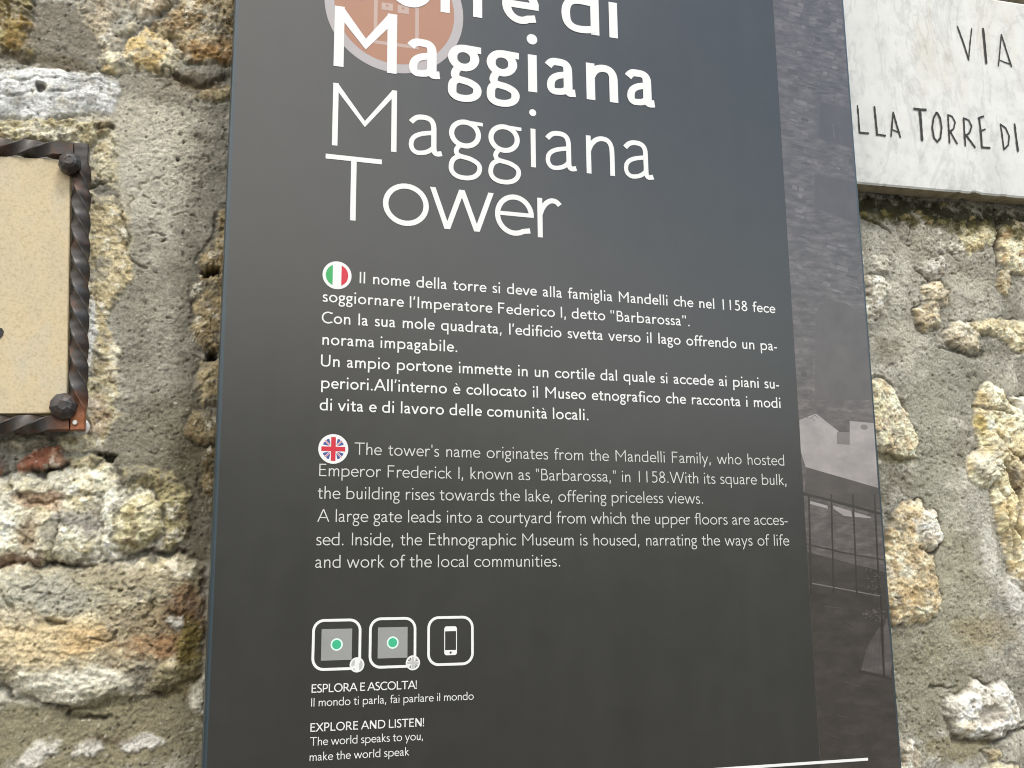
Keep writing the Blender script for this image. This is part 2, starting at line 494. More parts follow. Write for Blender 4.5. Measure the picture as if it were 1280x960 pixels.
    crack([(26, 597), (50, 590), (68, 586), (84, 580)], 0.004, 0.0018, 0.8)
    stone([(78, 566), (112, 568), (132, 574), (110, 588), (90, 592), (82, 578)], [(160, 150, 112), (190, 178, 138)], 0.004, 0.006, 0.003, wl=0.012, lump=0.002, gap=0.6, seed=23)
    hole(135, 571, 7, 4, 0.010)
    stone([(-90, 612), (30, 592), (96, 588), (134, 576), (146, 580), (150, 612), (172, 606), (192, 614), (200, 640), (198, 668), (184, 692), (150, 700),
           (110, 706), (60, 704), (-90, 700)],
          [(222, 212, 178), (236, 230, 206), (198, 186, 146)], 0.016, 0.014, 0.004, wl=0.035, gap=0.8, seed=24, facet=0.004)
    blob(48, 622, 26, 8, (150, 112, 80), 0.75, 0.8, -0.003)
    blob(40, 668, 14, 22, (150, 124, 86), 0.8, 0.8, -0.002)
    blob(66, 665, 8, 16, (128, 122, 110), 0.7, 0.8)
    blob(20, 700, 28, 9, (132, 92, 64), 0.75, 0.8)
    blob(92, 646, 18, 10, (156, 152, 142), 0.8, 0.8)
    blob(118, 650, 8, 20, (148, 140, 134), 0.6, 0.8)
    blob(108, 700, 14, 7, (120, 114, 106), 0.7, 0.8)
    blob(70, 630, 10, 6, (216, 176, 136), 0.6, 0.8)
    crack([(72, 628), (74, 660), (70, 690)], 0.003, 0.0011, 0.6)
    crack([(122, 620), (126, 660), (124, 700)], 0.003, 0.0011, 0.5)
    crack([(24, 618), (60, 628), (100, 620), (128, 618)], 0.003, 0.0015, 0.5)
    stone([(148, 640), (162, 622), (186, 612), (206, 640), (202, 672), (180, 688), (156, 690), (140, 682)],
          [(186, 176, 128), (206, 198, 156), (162, 150, 104)], 0.017, 0.014, 0.003, wl=0.02, lump=0.003, gap=1.0, seed=25)
    stone([(146, 580), (190, 588), (222, 592), (240, 620), (236, 668), (216, 688), (202, 690), (206, 640), (188, 610), (160, 612)],
          [(140, 130, 92), (166, 156, 110), (118, 106, 74)], 0.008, 0.012, 0.005, wl=0.018, lump=0.003, gap=0.4, seed=26)
    crack([(142, 690), (160, 696), (186, 692), (206, 694), (232, 690)], 0.006, 0.0022, 0.8)
    crack([(60, 702), (90, 708), (124, 710)], 0.005, 0.0020, 0.8)
    stone([(-90, 706), (60, 708), (140, 706), (196, 700), (236, 690), (256, 700), (256, 780), (252, 838), (240, 850), (212, 866), (180, 876), (150, 878),
           (120, 884), (86, 886), (40, 876), (22, 866), (10, 858), (-90, 850)],
          [(178, 168, 138), (204, 192, 154), (160, 150, 124)], 0.018, 0.018, 0.006, wl=0.045, strat=0.0014, gap=0.9, seed=27, facet=0.006)
    blob(60, 745, 60, 22, (168, 166, 150), 0.8, 0.9)
    blob(150, 725, 50, 14, (150, 140, 112), 0.8, 0.9)
    blob(60, 800, 62, 26, (220, 196, 146), 0.8, 0.9)
    blob(104, 800, 26, 16, (206, 166, 98), 0.6, 0.9)
    blob(88, 858, 70, 17, (232, 226, 204), 0.9, 0.6)
    blob(22, 770, 24, 12, (202, 190, 160), 0.6)
    blob(190, 776, 44, 22, (140, 122, 88), 0.75, 0.9)
    blob(205, 808, 38, 14, (148, 102, 52), 0.8, 0.9)
    blob(234, 760, 20, 30, (128, 86, 40), 0.75, 0.9)
    blob(236, 815, 14, 30, (124, 112, 40), 0.8, 0.9)
    blob(176, 846, 14, 16, (92, 84, 74), 0.8, 0.9, -0.002)
    blob(215, 850, 26, 18, (140, 126, 84), 0.7)
    crack([(60, 776), (70, 781), (84, 776)], 0.006, 0.0016, 0.8)
    crack([(115, 798), (134, 802), (146, 798), (148, 788)], 0.004, 0.0014, 0.7)
    crack([(178, 774), (190, 762), (194, 748)], 0.004, 0.0013, 0.6)
    crack([(0, 730), (12, 750), (16, 770)], 0.003, 0.0012, 0.5)
    crack([(30, 740), (44, 732), (60, 742)], 0.003, 0.0012, 0.5)
    stone([(209, 770), (218, 767), (224, 772), (234, 768), (234, 780), (226, 789), (219, 784)], [(212, 210, 200), (190, 188, 176)], 0.014, 0.004, 0.001, wl=0.01, seed=28)
    stone([(233, 862), (244, 848), (262, 842), (262, 900), (246, 892), (238, 878)], [(206, 200, 184), (186, 180, 160)], 0.012, 0.006, 0.002, wl=0.02, seed=29)
    crack([(-10, 856), (8, 858), (16, 868), (34, 874), (60, 878), (82, 882), (88, 892), (110, 900), (134, 898)], 0.006, 0.0020, 0.85)
    crack([(200, 872), (214, 870), (226, 868)], 0.006, 0.0018, 0.8)
    blob(46, 944, 26, 9, (214, 210, 200), 0.8, 0.7, 0.002, 0.8, 0.75)
    blob(110, 934, 13, 9, (214, 210, 200), 0.75, 0.7, 0.002, 0.8)
    blob(178, 928, 20, 8, (218, 216, 208), 0.85, 0.7, 0.002, 0.8)
    blob(142, 924, 30, 4, (100, 84, 62), 0.6)
    blob(120, 878, 28, 16, (150, 142, 104), 0.5)

    # ---- right of the panel
    blob(1180, 300, 110, 90, (160, 154, 136), 0.6, 0.8)
    for x, y, a, b in ((1210, 360, 40, 16), (1120, 420, 26, 30), (1250, 480, 34, 12), (1170, 520, 22, 40), (1190, 640, 22, 60), (1210, 800, 40, 30), (1150, 880, 20, 24), (1270, 300, 16, 30)):
        blob(x, y, a, b, (196, 191, 172), 0.6, 0.9, 0.0006, 0.9)
    for x, y, a, b in ((1130, 600, 34, 14), (1108, 620, 22, 12), (1210, 440, 40, 10), (1200, 560, 16, 30), (1140, 830, 34, 20), (1270, 960, 40, 14), (1110, 440, 24, 20), (1205, 700, 16, 40)):
        blob(x, y, a, b, (116, 110, 88), 0.55, 0.9, -0.0006, 0.9)
    blob(1200, 470, 60, 60, (144, 142, 126), 0.7, 0.9)
    blob(1165, 560, 40, 130, (152, 150, 130), 0.7, 0.9)
    blob(1190, 750, 60, 110, (158, 153, 126), 0.8, 0.8)
    blob(1150, 850, 50, 80, (146, 140, 112), 0.7, 0.8)
    stone([(1120, 276), (1140, 262), (1180, 268), (1205, 292), (1220, 312), (1190, 318), (1150, 318), (1128, 300)],
          [(156, 150, 134), (172, 166, 148)], 0.006, 0.012, 0.003, wl=0.02, gap=0.5, seed=40)
    stone([(1184, 276), (1245, 284), (1246, 306), (1226, 312), (1212, 318), (1196, 296)], [(218, 202, 152), (234, 222, 182), (196, 176, 124)], 0.009, 0.010, 0.002, wl=0.025, gap=0.5, seed=41)
    stone([(1246, 276), (1330, 284), (1330, 352), (1262, 344), (1248, 322)], [(226, 206, 160), (236, 226, 190), (186, 156, 106)], 0.011, 0.010, 0.003, wl=0.025, gap=0.8, facet=0.004, seed=42)
    crack([(1243, 262), (1246, 290), (1246, 330)], 0.006, 0.0022, 0.8)
    crack([(1078, 272), (1100, 280), (1116, 292)], 0.004, 0.0014, 0.7)
    crack([(1138, 266), (1138, 286), (1134, 300)], 0.003, 0.0012, 0.6)
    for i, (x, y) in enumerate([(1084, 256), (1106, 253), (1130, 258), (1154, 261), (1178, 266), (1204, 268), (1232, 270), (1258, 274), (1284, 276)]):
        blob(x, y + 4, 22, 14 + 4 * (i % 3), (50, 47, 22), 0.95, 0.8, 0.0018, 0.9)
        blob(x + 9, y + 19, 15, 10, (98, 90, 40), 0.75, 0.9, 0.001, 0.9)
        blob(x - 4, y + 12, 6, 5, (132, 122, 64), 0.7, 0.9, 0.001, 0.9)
    for x, y, r in [(1146, 268, 5), (1131, 271, 5), (1175, 258, 4), (1210, 274, 4), (1160, 280, 4)]:
        blob(x, y, r, r, (160, 140, 90), 0.8, 0.6, 0.002)
    stone([(1150, 334), (1162, 323), (1184, 322), (1187, 334), (1180, 345), (1158, 347)], [(192, 188, 176), (206, 202, 190)], 0.007, 0.008, 0.001, wl=0.03, gap=0.3, seed=43)
    stone([(1090, 326), (1104, 320), (1112, 330), (1104, 341), (1092, 338)], [(184, 178, 160), (200, 194, 178)], 0.006, 0.006, 0.001, wl=0.03, gap=0.3, seed=44)
    blob(1128, 330, 12, 24, (196, 192, 176), 0.7, 0.8)
    crack([(1146, 336), (1156, 346), (1162, 352)], 0.004, 0.0012, 0.7)
    stone([(1076, 346), (1100, 344), (1114, 356), (1108, 376), (1104, 398), (1080, 392)], [(214, 210, 192), (194, 188, 166), (228, 224, 212)], 0.010, 0.010, 0.003, wl=0.02, gap=0.6, seed=45)
    stone([(1152, 360), (1172, 352), (1190, 362), (1188, 384), (1174, 386), (1172, 410), (1152, 416), (1142, 404), (1139, 386), (1158, 380)],
          [(206, 190, 156), (188, 168, 128), (224, 212, 182)], 0.013, 0.010, 0.003, wl=0.018, gap=1.0, facet=0.005, seed=46)
    stone([(1178, 416), (1190, 402), (1210, 400), (1228, 410), (1226, 438), (1206, 442), (1184, 432)], [(206, 192, 160), (186, 172, 142), (226, 216, 192)], 0.012, 0.010, 0.004, wl=0.016, gap=0.9, facet=0.004, seed=47)
    stone([(1210, 402), (1250, 398), (1330, 408), (1330, 460), (1280, 444), (1244, 422), (1216, 414)], [(206, 190, 144), (222, 210, 170), (176, 160, 116)], 0.010, 0.010, 0.004, wl=0.02, gap=0.7, seed=48)
    stone([(1248, 340), (1262, 336), (1266, 356), (1258, 368), (1246, 360)], [(180, 160, 116), (210, 196, 160)], 0.007, 0.006, 0.003, wl=0.012, seed=49)
    crack([(1176, 432), (1196, 440), (1216, 446), (1232, 440)], 0.005, 0.0020, 0.7)
    stone([(1084, 476), (1100, 473), (1116, 488), (1130, 508), (1140, 536), (1152, 556), (1146, 570), (1128, 576), (1108, 566), (1088, 572)],
          [(228, 212, 168), (238, 226, 190), (214, 192, 150)], 0.012, 0.010, 0.003, wl=0.025, gap=0.8, seed=50)
    blob(1120, 572, 30, 7, (120, 112, 54), 0.6, 0.9)
    stone([(1217, 488), (1232, 476), (1256, 484), (1264, 508), (1330, 520), (1330, 840), (1284, 744), (1262, 724), (1246, 660), (1236, 612), (1212, 600), (1206, 580),
           (1222, 560), (1216, 522)],
          [(226, 208, 158), (238, 228, 192), (206, 184, 130)], 0.017, 0.014, 0.006, wl=0.04, gap=0.7, facet=0.010, seed=51)
    blob(1223, 530, 7, 16, (206, 176, 58), 0.7, 0.9)
    blob(1255, 530, 10, 8, (190, 162, 100), 0.5, 0.9)
    stone([(1262, 496), (1330, 494), (1330, 522), (1270, 520)], [(226, 220, 204), (206, 198, 176)], 0.018, 0.010, 0.003, wl=0.02, gap=1.0, seed=52)
    crack([(1216, 508), (1236, 510), (1262, 520)], 0.004, 0.0014, 0.7)
    crack([(1250, 580), (1262, 604), (1272, 624), (1264, 660), (1272, 676)], 0.010, 0.0030, 0.7)
    crack([(1240, 544), (1254, 560), (1276, 580)], 0.005, 0.0016, 0.4)
    crack([(1244, 600), (1254, 628), (1258, 660), (1264, 700)], 0.005, 0.0018, 0.5)
    stone([(1254, 580), (1264, 586), (1276, 612), (1272, 620), (1260, 604)], [(120, 108, 86), (146, 134, 112)], 0.014, 0.005, 0.002, wl=0.015, seed=53)
    blob(1226, 580, 16, 18, (222, 216, 196), 0.7, 0.8)
    blob(1236, 690, 12, 40, (210, 206, 194), 0.75, 0.7, 0.002)
    blob(1265, 745, 18, 26, (214, 210, 200), 0.8, 0.7, 0.004)
    blob(1250, 770, 16, 30, (158, 154, 144), 0.6, 0.8)
    stone([(1108, 664), (1118, 640), (1138, 624), (1152, 622), (1158, 640), (1176, 664), (1174, 676), (1162, 692), (1170, 720), (1176, 752), (1170, 772), (1140, 782),
           (1116, 782), (1096, 740)],
          [(214, 194, 150), (194, 168, 122), (230, 220, 188)], 0.012, 0.012, 0.004, wl=0.018, gap=0.9, facet=0.004, lump=0.002, seed=54)
    stone([(1136, 650), (1150, 632), (1166, 640), (1178, 666), (1176, 674), (1158, 694), (1150, 684), (1142, 672)], [(222, 216, 202), (204, 196, 178)], 0.017, 0.008, 0.003, wl=0.016, gap=1.0, facet=0.003, seed=55)
    crack([(1146, 684), (1156, 694), (1166, 686), (1174, 676)], 0.006, 0.0018, 0.8)
    blob(1140, 745, 20, 22, (196, 166, 108), 0.6, 0.9)
    stone([(1186, 868), (1206, 862), (1216, 849), (1228, 858), (1250, 853), (1264, 866), (1278, 902), (1270, 912), (1252, 914), (1242, 930), (1228, 922), (1188, 920), (1182, 892)],
          [(224, 218, 204), (236, 232, 222), (200, 190, 172)], 0.020, 0.010, 0.003, wl=0.025, gap=1.0, facet=0.005, seed=56)
    blob(1234, 892, 20, 13, (184, 174, 160), 0.85, 0.5, -0.006, 0.35)
    blob(1204, 908, 14, 8, (226, 212, 178), 0.6, 0.8)
    crack([(1190, 924), (1214, 924), (1232, 932), (1246, 930), (1262, 916), (1282, 912)], 0.006, 0.0022, 0.85)
    crack([(1164, 858), (1184, 860), (1196, 856)], 0.004, 0.0014, 0.6)
    stone([(1120, 926), (1140, 926), (1146, 940), (1152, 970), (1120, 980)], [(222, 212, 188), (236, 228, 208)], 0.010, 0.008, 0.002, wl=0.02, gap=0.7, seed=57)
    stone([(1226, 960), (1246, 950), (1270, 960), (1280, 990), (1216, 990)], [(206, 196, 160), (186, 174, 138)], 0.010, 0.010, 0.003, wl=0.02, gap=0.5, seed=58)
    stone([(1230, 942), (1252, 938), (1256, 946), (1240, 952)], [(206, 190, 148), (180, 164, 124)], 0.007, 0.004, 0.002, wl=0.012, seed=59)
    blob(1230, 790, 50, 24, (150, 134, 96), 0.6, 0.9)
    blob(1195, 936, 60, 14, (140, 128, 88), 0.7, 0.8)

    C = C * (1 - 0.5 * fiss[:, None]) + lin((80, 68, 46)) * 0.5 * fiss[:, None]
    k = (0.55 * speck)[:, None]; C = C * (1 - k) + lin((224, 220, 206)) * k
    H += 0.0006 * speck
    k = (0.60 * dspeck)[:, None]; C = C * (1 - k) + lin((70, 62, 46)) * k
    H -= 0.0012 * dspeck
    lum_ = C.mean(1, keepdims=True)
    C = lum_ + (C - lum_) * 0.80
    C = np.clip(C * 1.0, 0.012, 0.82)
    Y = WD - H
    V = np.stack([X, Y, Z], 1).astype(np.float32)
    i = np.arange(nx * nz).reshape(nz, nx)
    F = np.stack([i[:-1, :-1], i[:-1, 1:], i[1:, 1:], i[1:, :-1]], -1).reshape(-1, 4)
    # the body of the wall behind its face
    nb = len(V)
    bx = np.array([[xs[0], 0.55, zs[0]], [xs[-1], 0.55, zs[0]], [xs[-1], 0.55, zs[-1]], [xs[0], 0.55, zs[-1]],
                   [xs[0], 0.11, zs[0]], [xs[-1], 0.11, zs[0]], [xs[-1], 0.11, zs[-1]], [xs[0], 0.11, zs[-1]]], np.float32)
    V = np.vstack([V, bx])
    F = np.vstack([F, np.array([[0, 1, 5, 4], [1, 2, 6, 5], [2, 3, 7, 6], [3, 0, 4, 7], [3, 2, 1, 0]]) + nb])
    C = np.vstack([C, np.tile(lin((150, 145, 128)), (8, 1))])
    me = bpy.data.meshes.new('stone_wall')
    me.vertices.add(len(V)); me.vertices.foreach_set('co', V.ravel())
    me.loops.add(F.size); me.loops.foreach_set('vertex_index', F.ravel().astype(np.int32))
    me.polygons.add(len(F))
    me.polygons.foreach_set('loop_start', (np.arange(len(F)) * 4).astype(np.int32))
    me.polygons.foreach_set('use_smooth', np.ones(len(F), bool))
    me.update(calc_edges=True)
    at = me.attributes.new('stone_tint', 'FLOAT_COLOR', 'POINT')
    at.data.foreach_set('color', np.hstack([C, np.ones((len(C), 1))]).astype(np.float32).ravel())
    o = bpy.data.objects.new('stone_wall', me)
    COL.objects.link(o)
    m, t, b = principled('rubble_stone')
    a = t.nodes.new('ShaderNodeAttribute'); a.attribute_name = 'stone_tint'
    n = noise(t, 520, 4, 0.65)
    r = ramp(t, n.outputs['Fac'], [(0.28, (0.66, 0.65, 0.62)), (0.5, (1, 1, 1)), (0.72, (1.26, 1.25, 1.22))])
    mx = t.nodes.new('ShaderNodeMix'); mx.data_type = 'RGBA'; mx.blend_type = 'MULTIPLY'
    mx.inputs['Factor'].default_value = 1.0
    t.links.new(a.outputs['Color'], mx.inputs['A'])
    t.links.new(r.outputs['Color'], mx.inputs['B'])
    t.links.new(mx.outputs['Result'], b.inputs['Base Color'])
    b.inputs['Roughness'].default_value = 0.92
    b.inputs['Specular IOR Level'].default_value = 0.25
    n2 = noise(t, 700, 5, 0.7)
    bp = t.nodes.new('ShaderNodeBump')
    bp.inputs['Strength'].default_value = 0.75
    bp.inputs['Distance'].default_value = 0.0016
    t.links.new(n2.outputs['Fac'], bp.inputs['Height'])
    t.links.new(bp.outputs['Normal'], b.inputs['Normal'])
    me.materials.append(m)
    tag(o, 'weathered rubble stone wall with grey mortar and cream lichen-stained stones behind the signs', 'wall')
    return o

build_wall()

# ------------------------------------------------------------------ street, and an unseen slope added to darken the panel's reflection
m, t, b = principled('street_paving')
n = noise(t, 6, 6)
r = ramp(t, n.outputs['Fac'], [(0.3, (0.06, 0.056, 0.05)), (0.7, (0.12, 0.115, 0.105))])
t.links.new(r.outputs['Color'], b.inputs['Base Color'])
b.inputs['Roughness'].default_value = 0.9
o = mesh_obj('street', [(-600, -600, 0), (600, -600, 0), (600, 300, 0), (-600, 300, 0)], [(0, 1, 2, 3)], m)
tag(o, kind='structure')

def added_hills():
    n1, n2 = 90, 14
    V, F = [], []
    for i in range(n1 + 1):
        a = math.radians(-180 * i / n1)             # half circle in front of the wall
        for j in range(n2 + 1):
            u = j / n2
            d = 60 + 180 * u
            h = 0.62 * (62 + 16 * math.sin(3.1 * a + 1) + 9 * math.sin(7.3 * a) + 5 * math.sin(17 * a)) * math.sin(u * math.pi * 0.5) ** 1.2
            h += 3 * math.sin(i * 1.7 + j * 2.3) * u
            V.append((d * math.cos(a), d * math.sin(a), h - 0.5))
    for i in range(n1):
        for j in range(n2):
            k = i * (n2 + 1) + j
            F.append((k, k + 1, k + n2 + 2, k + n2 + 1))
    m, t, b = principled('added_wooded_slope')
    n = noise(t, 0.12, 6)
    r = ramp(t, n.outputs['Fac'], [(0.3, (0.030, 0.040, 0.018)), (0.7, (0.085, 0.095, 0.05))])
    t.links.new(r.outputs['Color'], b.inputs['Base Color'])
    b.inputs['Roughness'].default_value = 1.0
    o = mesh_obj('added_hills', V, F, m, smooth=True)
    tag(o, kind='structure')
added_hills()

# ------------------------------------------------------------------ lettering: a humanist sans drawn as strokes
CAP, XH, ASC, DSC = 0.68, 0.44, 0.69, -0.225

def bez(*p, n=9):
    """chain of cubic Beziers: p0, c1, c2, p1, c3, c4, p2 ..."""
    out = [p[0]]
    for k in range(0, len(p) - 1, 3):
        a, b, c, d = [np.array(q, float) for q in p[k:k + 4]]
        for i in range(1, n + 1):
            s = i / n
            out.append(tuple(a * (1 - s) ** 3 + 3 * b * s * (1 - s) ** 2 + 3 * c * s * s * (1 - s) + d * s ** 3))
    return out

def arc(cx, cy, rx, ry, a0, a1, n=None):
    n = n or max(6, int(abs(a1 - a0) / 11))
    return [(cx + rx * math.cos(math.radians(a0 + (a1 - a0) * i / n)), cy + ry * math.sin(math.radians(a0 + (a1 - a0) * i / n))) for i in range(n + 1)]

def glyph(ch, w):
    """-> advance, list of strokes; a stroke is ('s', pts, closed) stroked, or ('p', polygon) filled"""
    h = w / 2
    S_, P_ = [], []
    def st(pts, closed=False, k=1.0): S_.append(('s', pts, closed, k))
    def v(x, y0, y1): S_.append(('p', [(x - h, y0), (x + h, y0), (x + h, y1), (x - h, y1)]))
    def hz(x0, x1, y, k=0.92):
        g = h * k
        S_.append(('p', [(x0, y - g), (x1, y - g), (x1, y + g), (x0, y + g)]))
    def dg(x0, y0, x1, y1, k=1.0):
        L = math.hypot(x1 - x0, y1 - y0); g = h * k * L / abs(y1 - y0)
        S_.append(('p', [(x0 - g, y0), (x0 + g, y0), (x1 + g, y1), (x1 - g, y1)]))
    def dot(x, y, r): S_.append(('p', arc(x, y, r, r, 0, 342, 19)))
    o_ = 0.008
    xt, xb = XH + o_ - h, -o_ + h                  # centre lines of round tops and bottoms
    mid, ry = (xt + xb) / 2, (xt - xb) / 2
    sx = 0.068 + h                                 # left stem centre
    adv = 0.5
    if ch == ' ': return 0.24, []
    if ch == 'o':
        rx = 0.238 - h; st(arc(0.035 + 0.238, mid, rx, ry, 0, 360), True); adv = 0.545
    elif ch == 'c':
        cx = 0.035 + 0.235; st(arc(cx, mid, 0.235 - h, ry, 52, 308)); adv = 0.445
        S_[-1][1].insert(0, (cx + 0.17, xt - 0.045)); S_[-1][1].append((cx + 0.17, xb + 0.045))
    elif ch == 'e' or ch == 'è':
        cx = 0.035 + 0.215; rx = 0.215 - h
        st(arc(cx, mid, rx, ry, 4, 300)); S_[-1][1].append((cx + 0.17, xb + 0.04)); hz(cx - rx, cx + rx + h * 0.9, mid + 0.01, 0.8); adv = 0.475
        if ch == 'è': S_.append(('p', [(0.15, 0.64), (0.23, 0.64), (0.30, 0.52), (0.255, 0.52)]))
    elif ch in 'bp':
        cx = sx + 0.185
        v(sx, (0 if ch == 'b' else DSC), (ASC if ch == 'b' else XH))
        st(bez((sx, 0.30), (sx + 0.05, 0.40), (sx + 0.12, xt), (cx, xt), (cx + 0.12, xt), (cx + 0.205 - h * 0.3, mid + 0.13), (cx + 0.205 - h * 0.3, mid),
               (cx + 0.205 - h * 0.3, mid - 0.14), (cx + 0.11, xb), (cx - 0.02, xb), (cx - 0.09, xb), (sx + 0.06, xb + 0.012), (sx, xb + 0.03)))
        adv = cx + 0.205 + h + 0.035
    elif ch in 'dq':
        cx = 0.035 + 0.215; rx = cx + 0.185
        v(rx, (0 if ch == 'd' else DSC), (ASC if ch == 'd' else XH))
        st(bez((rx, xt - 0.02), (rx - 0.06, xt), (cx + 0.06, xt), (cx + 0.01, xt), (cx - 0.12, xt), (0.035 + h, mid + 0.12), (0.035 + h, mid - 0.005),
               (0.035 + h, mid - 0.13), (cx - 0.10, xb), (cx + 0.01, xb), (cx + 0.07, xb), (rx - 0.06, xb + 0.01), (rx, xb + 0.03)))
        adv = rx + h + 0.065
    elif ch == 'a' or ch == 'à':
        rx = 0.315 - h * 0.6
        st(bez((0.055, XH - 0.075 - h * 0.5), (0.10, XH - 0.03), (0.13, xt), (0.185, xt), (0.28, xt), (rx, xt - 0.05), (rx, XH - 0.15),
               (rx, 0.25), (rx, 0.16), (rx, 0.10), (rx, 0.02), (rx + 0.025, xb), (rx + 0.085, 0.028 + h * 0.4)))
        st(bez((rx, 0.262), (rx - 0.05, 0.245), (0.03 + h, 0.245), (0.03 + h, 0.112), (0.03 + h, 0.04), (0.08 + h, xb), (0.135, xb),
               (0.20, xb), (rx - 0.03, 0.05), (rx, 0.105)), k=0.88)
        adv = 0.425
        if ch == 'à': S_.append(('p', [(0.08, 0.64), (0.16, 0.64), (0.23, 0.52), (0.185, 0.52)]))
    elif ch == 'g':
        cx, cy = 0.20, XH - 0.152; r = 0.152 + 0.014 - h
        st(arc(cx, cy, r + 0.008, r - 0.004, 0, 360), True)
        S_.append(('p', [(cx + 0.02, XH - w * 0.72), (0.395, XH - w * 0.78), (0.395, XH - 0.004), (cx, XH + 0.004)]))
        st(bez((cx - 0.055, cy - r + 0.006), (0.10, 0.115), (0.095, 0.085), (0.115, 0.055), (0.14, 0.02), (0.23, 0.035), (0.29, 0.0),
               (0.36, -0.03), (0.375 - h * 0.4, -0.07), (0.365 - h * 0.4, -0.11), (0.34 - h * 0.4, DSC + 0.01 + h), (0.25, DSC + h - 0.006), (0.19, DSC + h - 0.006),
               (0.09, DSC + h - 0.006), (0.02 + h, DSC + 0.045 + h), (0.02 + h, -0.10), (0.02 + h, -0.04), (0.07, 0.01), (0.135, 0.028)), k=0.92)
        adv = 0.42
    elif ch in 'hn':
        rx = sx + 0.275
        v(sx, 0, ASC if ch == 'h' else XH)
        st(bez((sx, 0.26), (sx + 0.03, 0.37), (sx + 0.10, xt), (sx + 0.165, xt), (sx + 0.24, xt), (rx, xt - 0.05), (rx, 0.27), (rx, 0.2), (rx, 0.1), (rx, 0)))
        adv = rx + h + 0.066
    elif ch == 'm':
        r1, r2 = sx + 0.255, sx + 0.51
        v(sx, 0, XH)
        for a_, b_ in ((sx, r1), (r1, r2)):
            st(bez((a_, 0.26), (a_ + 0.03, 0.37), (a_ + 0.09, xt), (a_ + 0.15, xt), (a_ + 0.22, xt), (b_, xt - 0.05), (b_, 0.27), (b_, 0.2), (b_, 0.1), (b_, 0)))
        adv = r2 + h + 0.066
    elif ch == 'u':
        rx = sx + 0.265
        v(rx, 0, XH)
        st(bez((sx, XH), (sx, 0.3), (sx, 0.25), (sx, 0.17), (sx, 0.06), (sx + 0.04, xb), (sx + 0.115, xb), (sx + 0.18, xb), (rx - 0.03, 0.08), (rx, 0.19)))
        adv = rx + h + 0.068
    elif ch == 'r':
        v(sx, 0, XH)
        st(bez((sx, 0.25), (sx + 0.03, 0.36), (sx + 0.09, xt), (sx + 0.145, xt), (sx + 0.18, xt), (sx + 0.20, xt - 0.015), (sx + 0.225, xt - 0.045)))
        adv = sx + 0.255
    elif ch == 'i':
        v(sx, 0, XH); dot(sx, 0.625, max(0.040, w * 0.60)); adv = sx + h + 0.068
    elif ch == 'l':
        v(sx, 0, ASC); adv = sx + h + 0.068
    elif ch == 'f':
        x0 = 0.10 + h
        st(bez((x0, 0), (x0, 0.2), (x0, 0.4), (x0, 0.52), (x0, 0.65), (x0 + 0.06, ASC + 0.005 - h), (x0 + 0.13, ASC + 0.005 - h), (x0 + 0.15, ASC - h), (x0 + 0.165, ASC - h), (x0 + 0.18, ASC - 0.01 - h)))
        hz(0.025, x0 + 0.15, XH - h * 0.92); adv = x0 + 0.155
    elif ch == 't':
        x0 = 0.105 + h
        st(bez((x0, 0.56), (x0, 0.4), (x0, 0.3), (x0, 0.13), (x0, 0.03), (x0 + 0.03, xb), (x0 + 0.085, xb), (x0 + 0.11, xb), (x0 + 0.13, xb + 0.005), (x0 + 0.155, xb + 0.02)))
        hz(0.02, x0 + 0.155, XH - h * 0.92); adv = x0 + 0.18
    elif ch == 's':
        st(bez((0.285, xt - 0.035), (0.25, xt - 0.008), (0.22, xt), (0.185, xt), (0.10, xt), (0.055 + h * 0.6, xt - 0.04), (0.055 + h * 0.6, xt - 0.10),
               (0.055 + h * 0.6, 0.225), (0.305 - h * 0.6, 0.235), (0.305 - h * 0.6, 0.112), (0.305 - h * 0.6, 0.05), (0.25, xb), (0.17, xb), (0.12, xb), (0.08, xb + 0.012), (0.045, xb + 0.045)))
        adv = 0.345
    elif ch == 'k':
        v(sx, 0, ASC); dg(sx + 0.02, 0.21, sx + 0.235, XH); dg(sx + 0.285, 0, sx + 0.045, 0.255); adv = sx + 0.34
    elif ch == 'v':
        dg(0.225, 0, 0.045, XH); dg(0.225, 0, 0.405, XH); adv = 0.45
    elif ch == 'w':
        dg(0.20, 0, 0.045, XH); dg(0.20, 0, 0.355, XH); dg(0.515, 0, 0.355, XH); dg(0.515, 0, 0.67, XH); adv = 0.715
    elif ch == 'y':
        dg(0.225, 0.0, 0.045, XH); dg(0.13, DSC, 0.405, XH); adv = 0.45
    elif ch == 'x':
        dg(0.05, 0, 0.36, XH); dg(0.37, 0, 0.06, XH); adv = 0.42
    # capitals
    elif ch == 'M':
        l, r_ = 0.085 + h, 0.745 - h; c = (l + r_) / 2
        v(l, 0, CAP); v(r_, 0, CAP)
        g = w * 0.62
        S_.append(('p', [(l + h * 0.2, CAP - w * 1.25), (c, 0.24 - w * 0.1), (r_ - h * 0.2, CAP - w * 1.25), (r_ + h, CAP), (r_ - h * 0.7, CAP), (c, 0.24 + w * 1.1), (l + h * 0.7, CAP), (l - h, CAP)]))
        adv = 0.83
    elif ch == 'N':
        l, r_ = 0.085 + h, 0.63 - h
        v(l, 0, CAP); v(r_, 0, CAP)
        S_.append(('p', [(l - h, CAP), (l - h, CAP - w * 0.9), (r_ + h - w * 1.25, 0), (r_ + h, 0), (r_ + h, w * 0.9), (l - h + w * 1.25, CAP)])); adv = 0.715
    elif ch == 'T':
        v(0.305, 0, CAP); hz(0.02, 0.59, CAP - h * 0.92); adv = 0.61
    elif ch == 'I':
        v(sx + 0.02, 0, CAP); adv = sx + h + 0.09
    elif ch in 'FELP':
        v(sx + 0.02, 0, CAP); x0 = sx + 0.02
        if ch in 'FE': hz(x0, x0 + 0.345, CAP - h * 0.92); hz(x0, x0 + 0.315, CAP * 0.53)
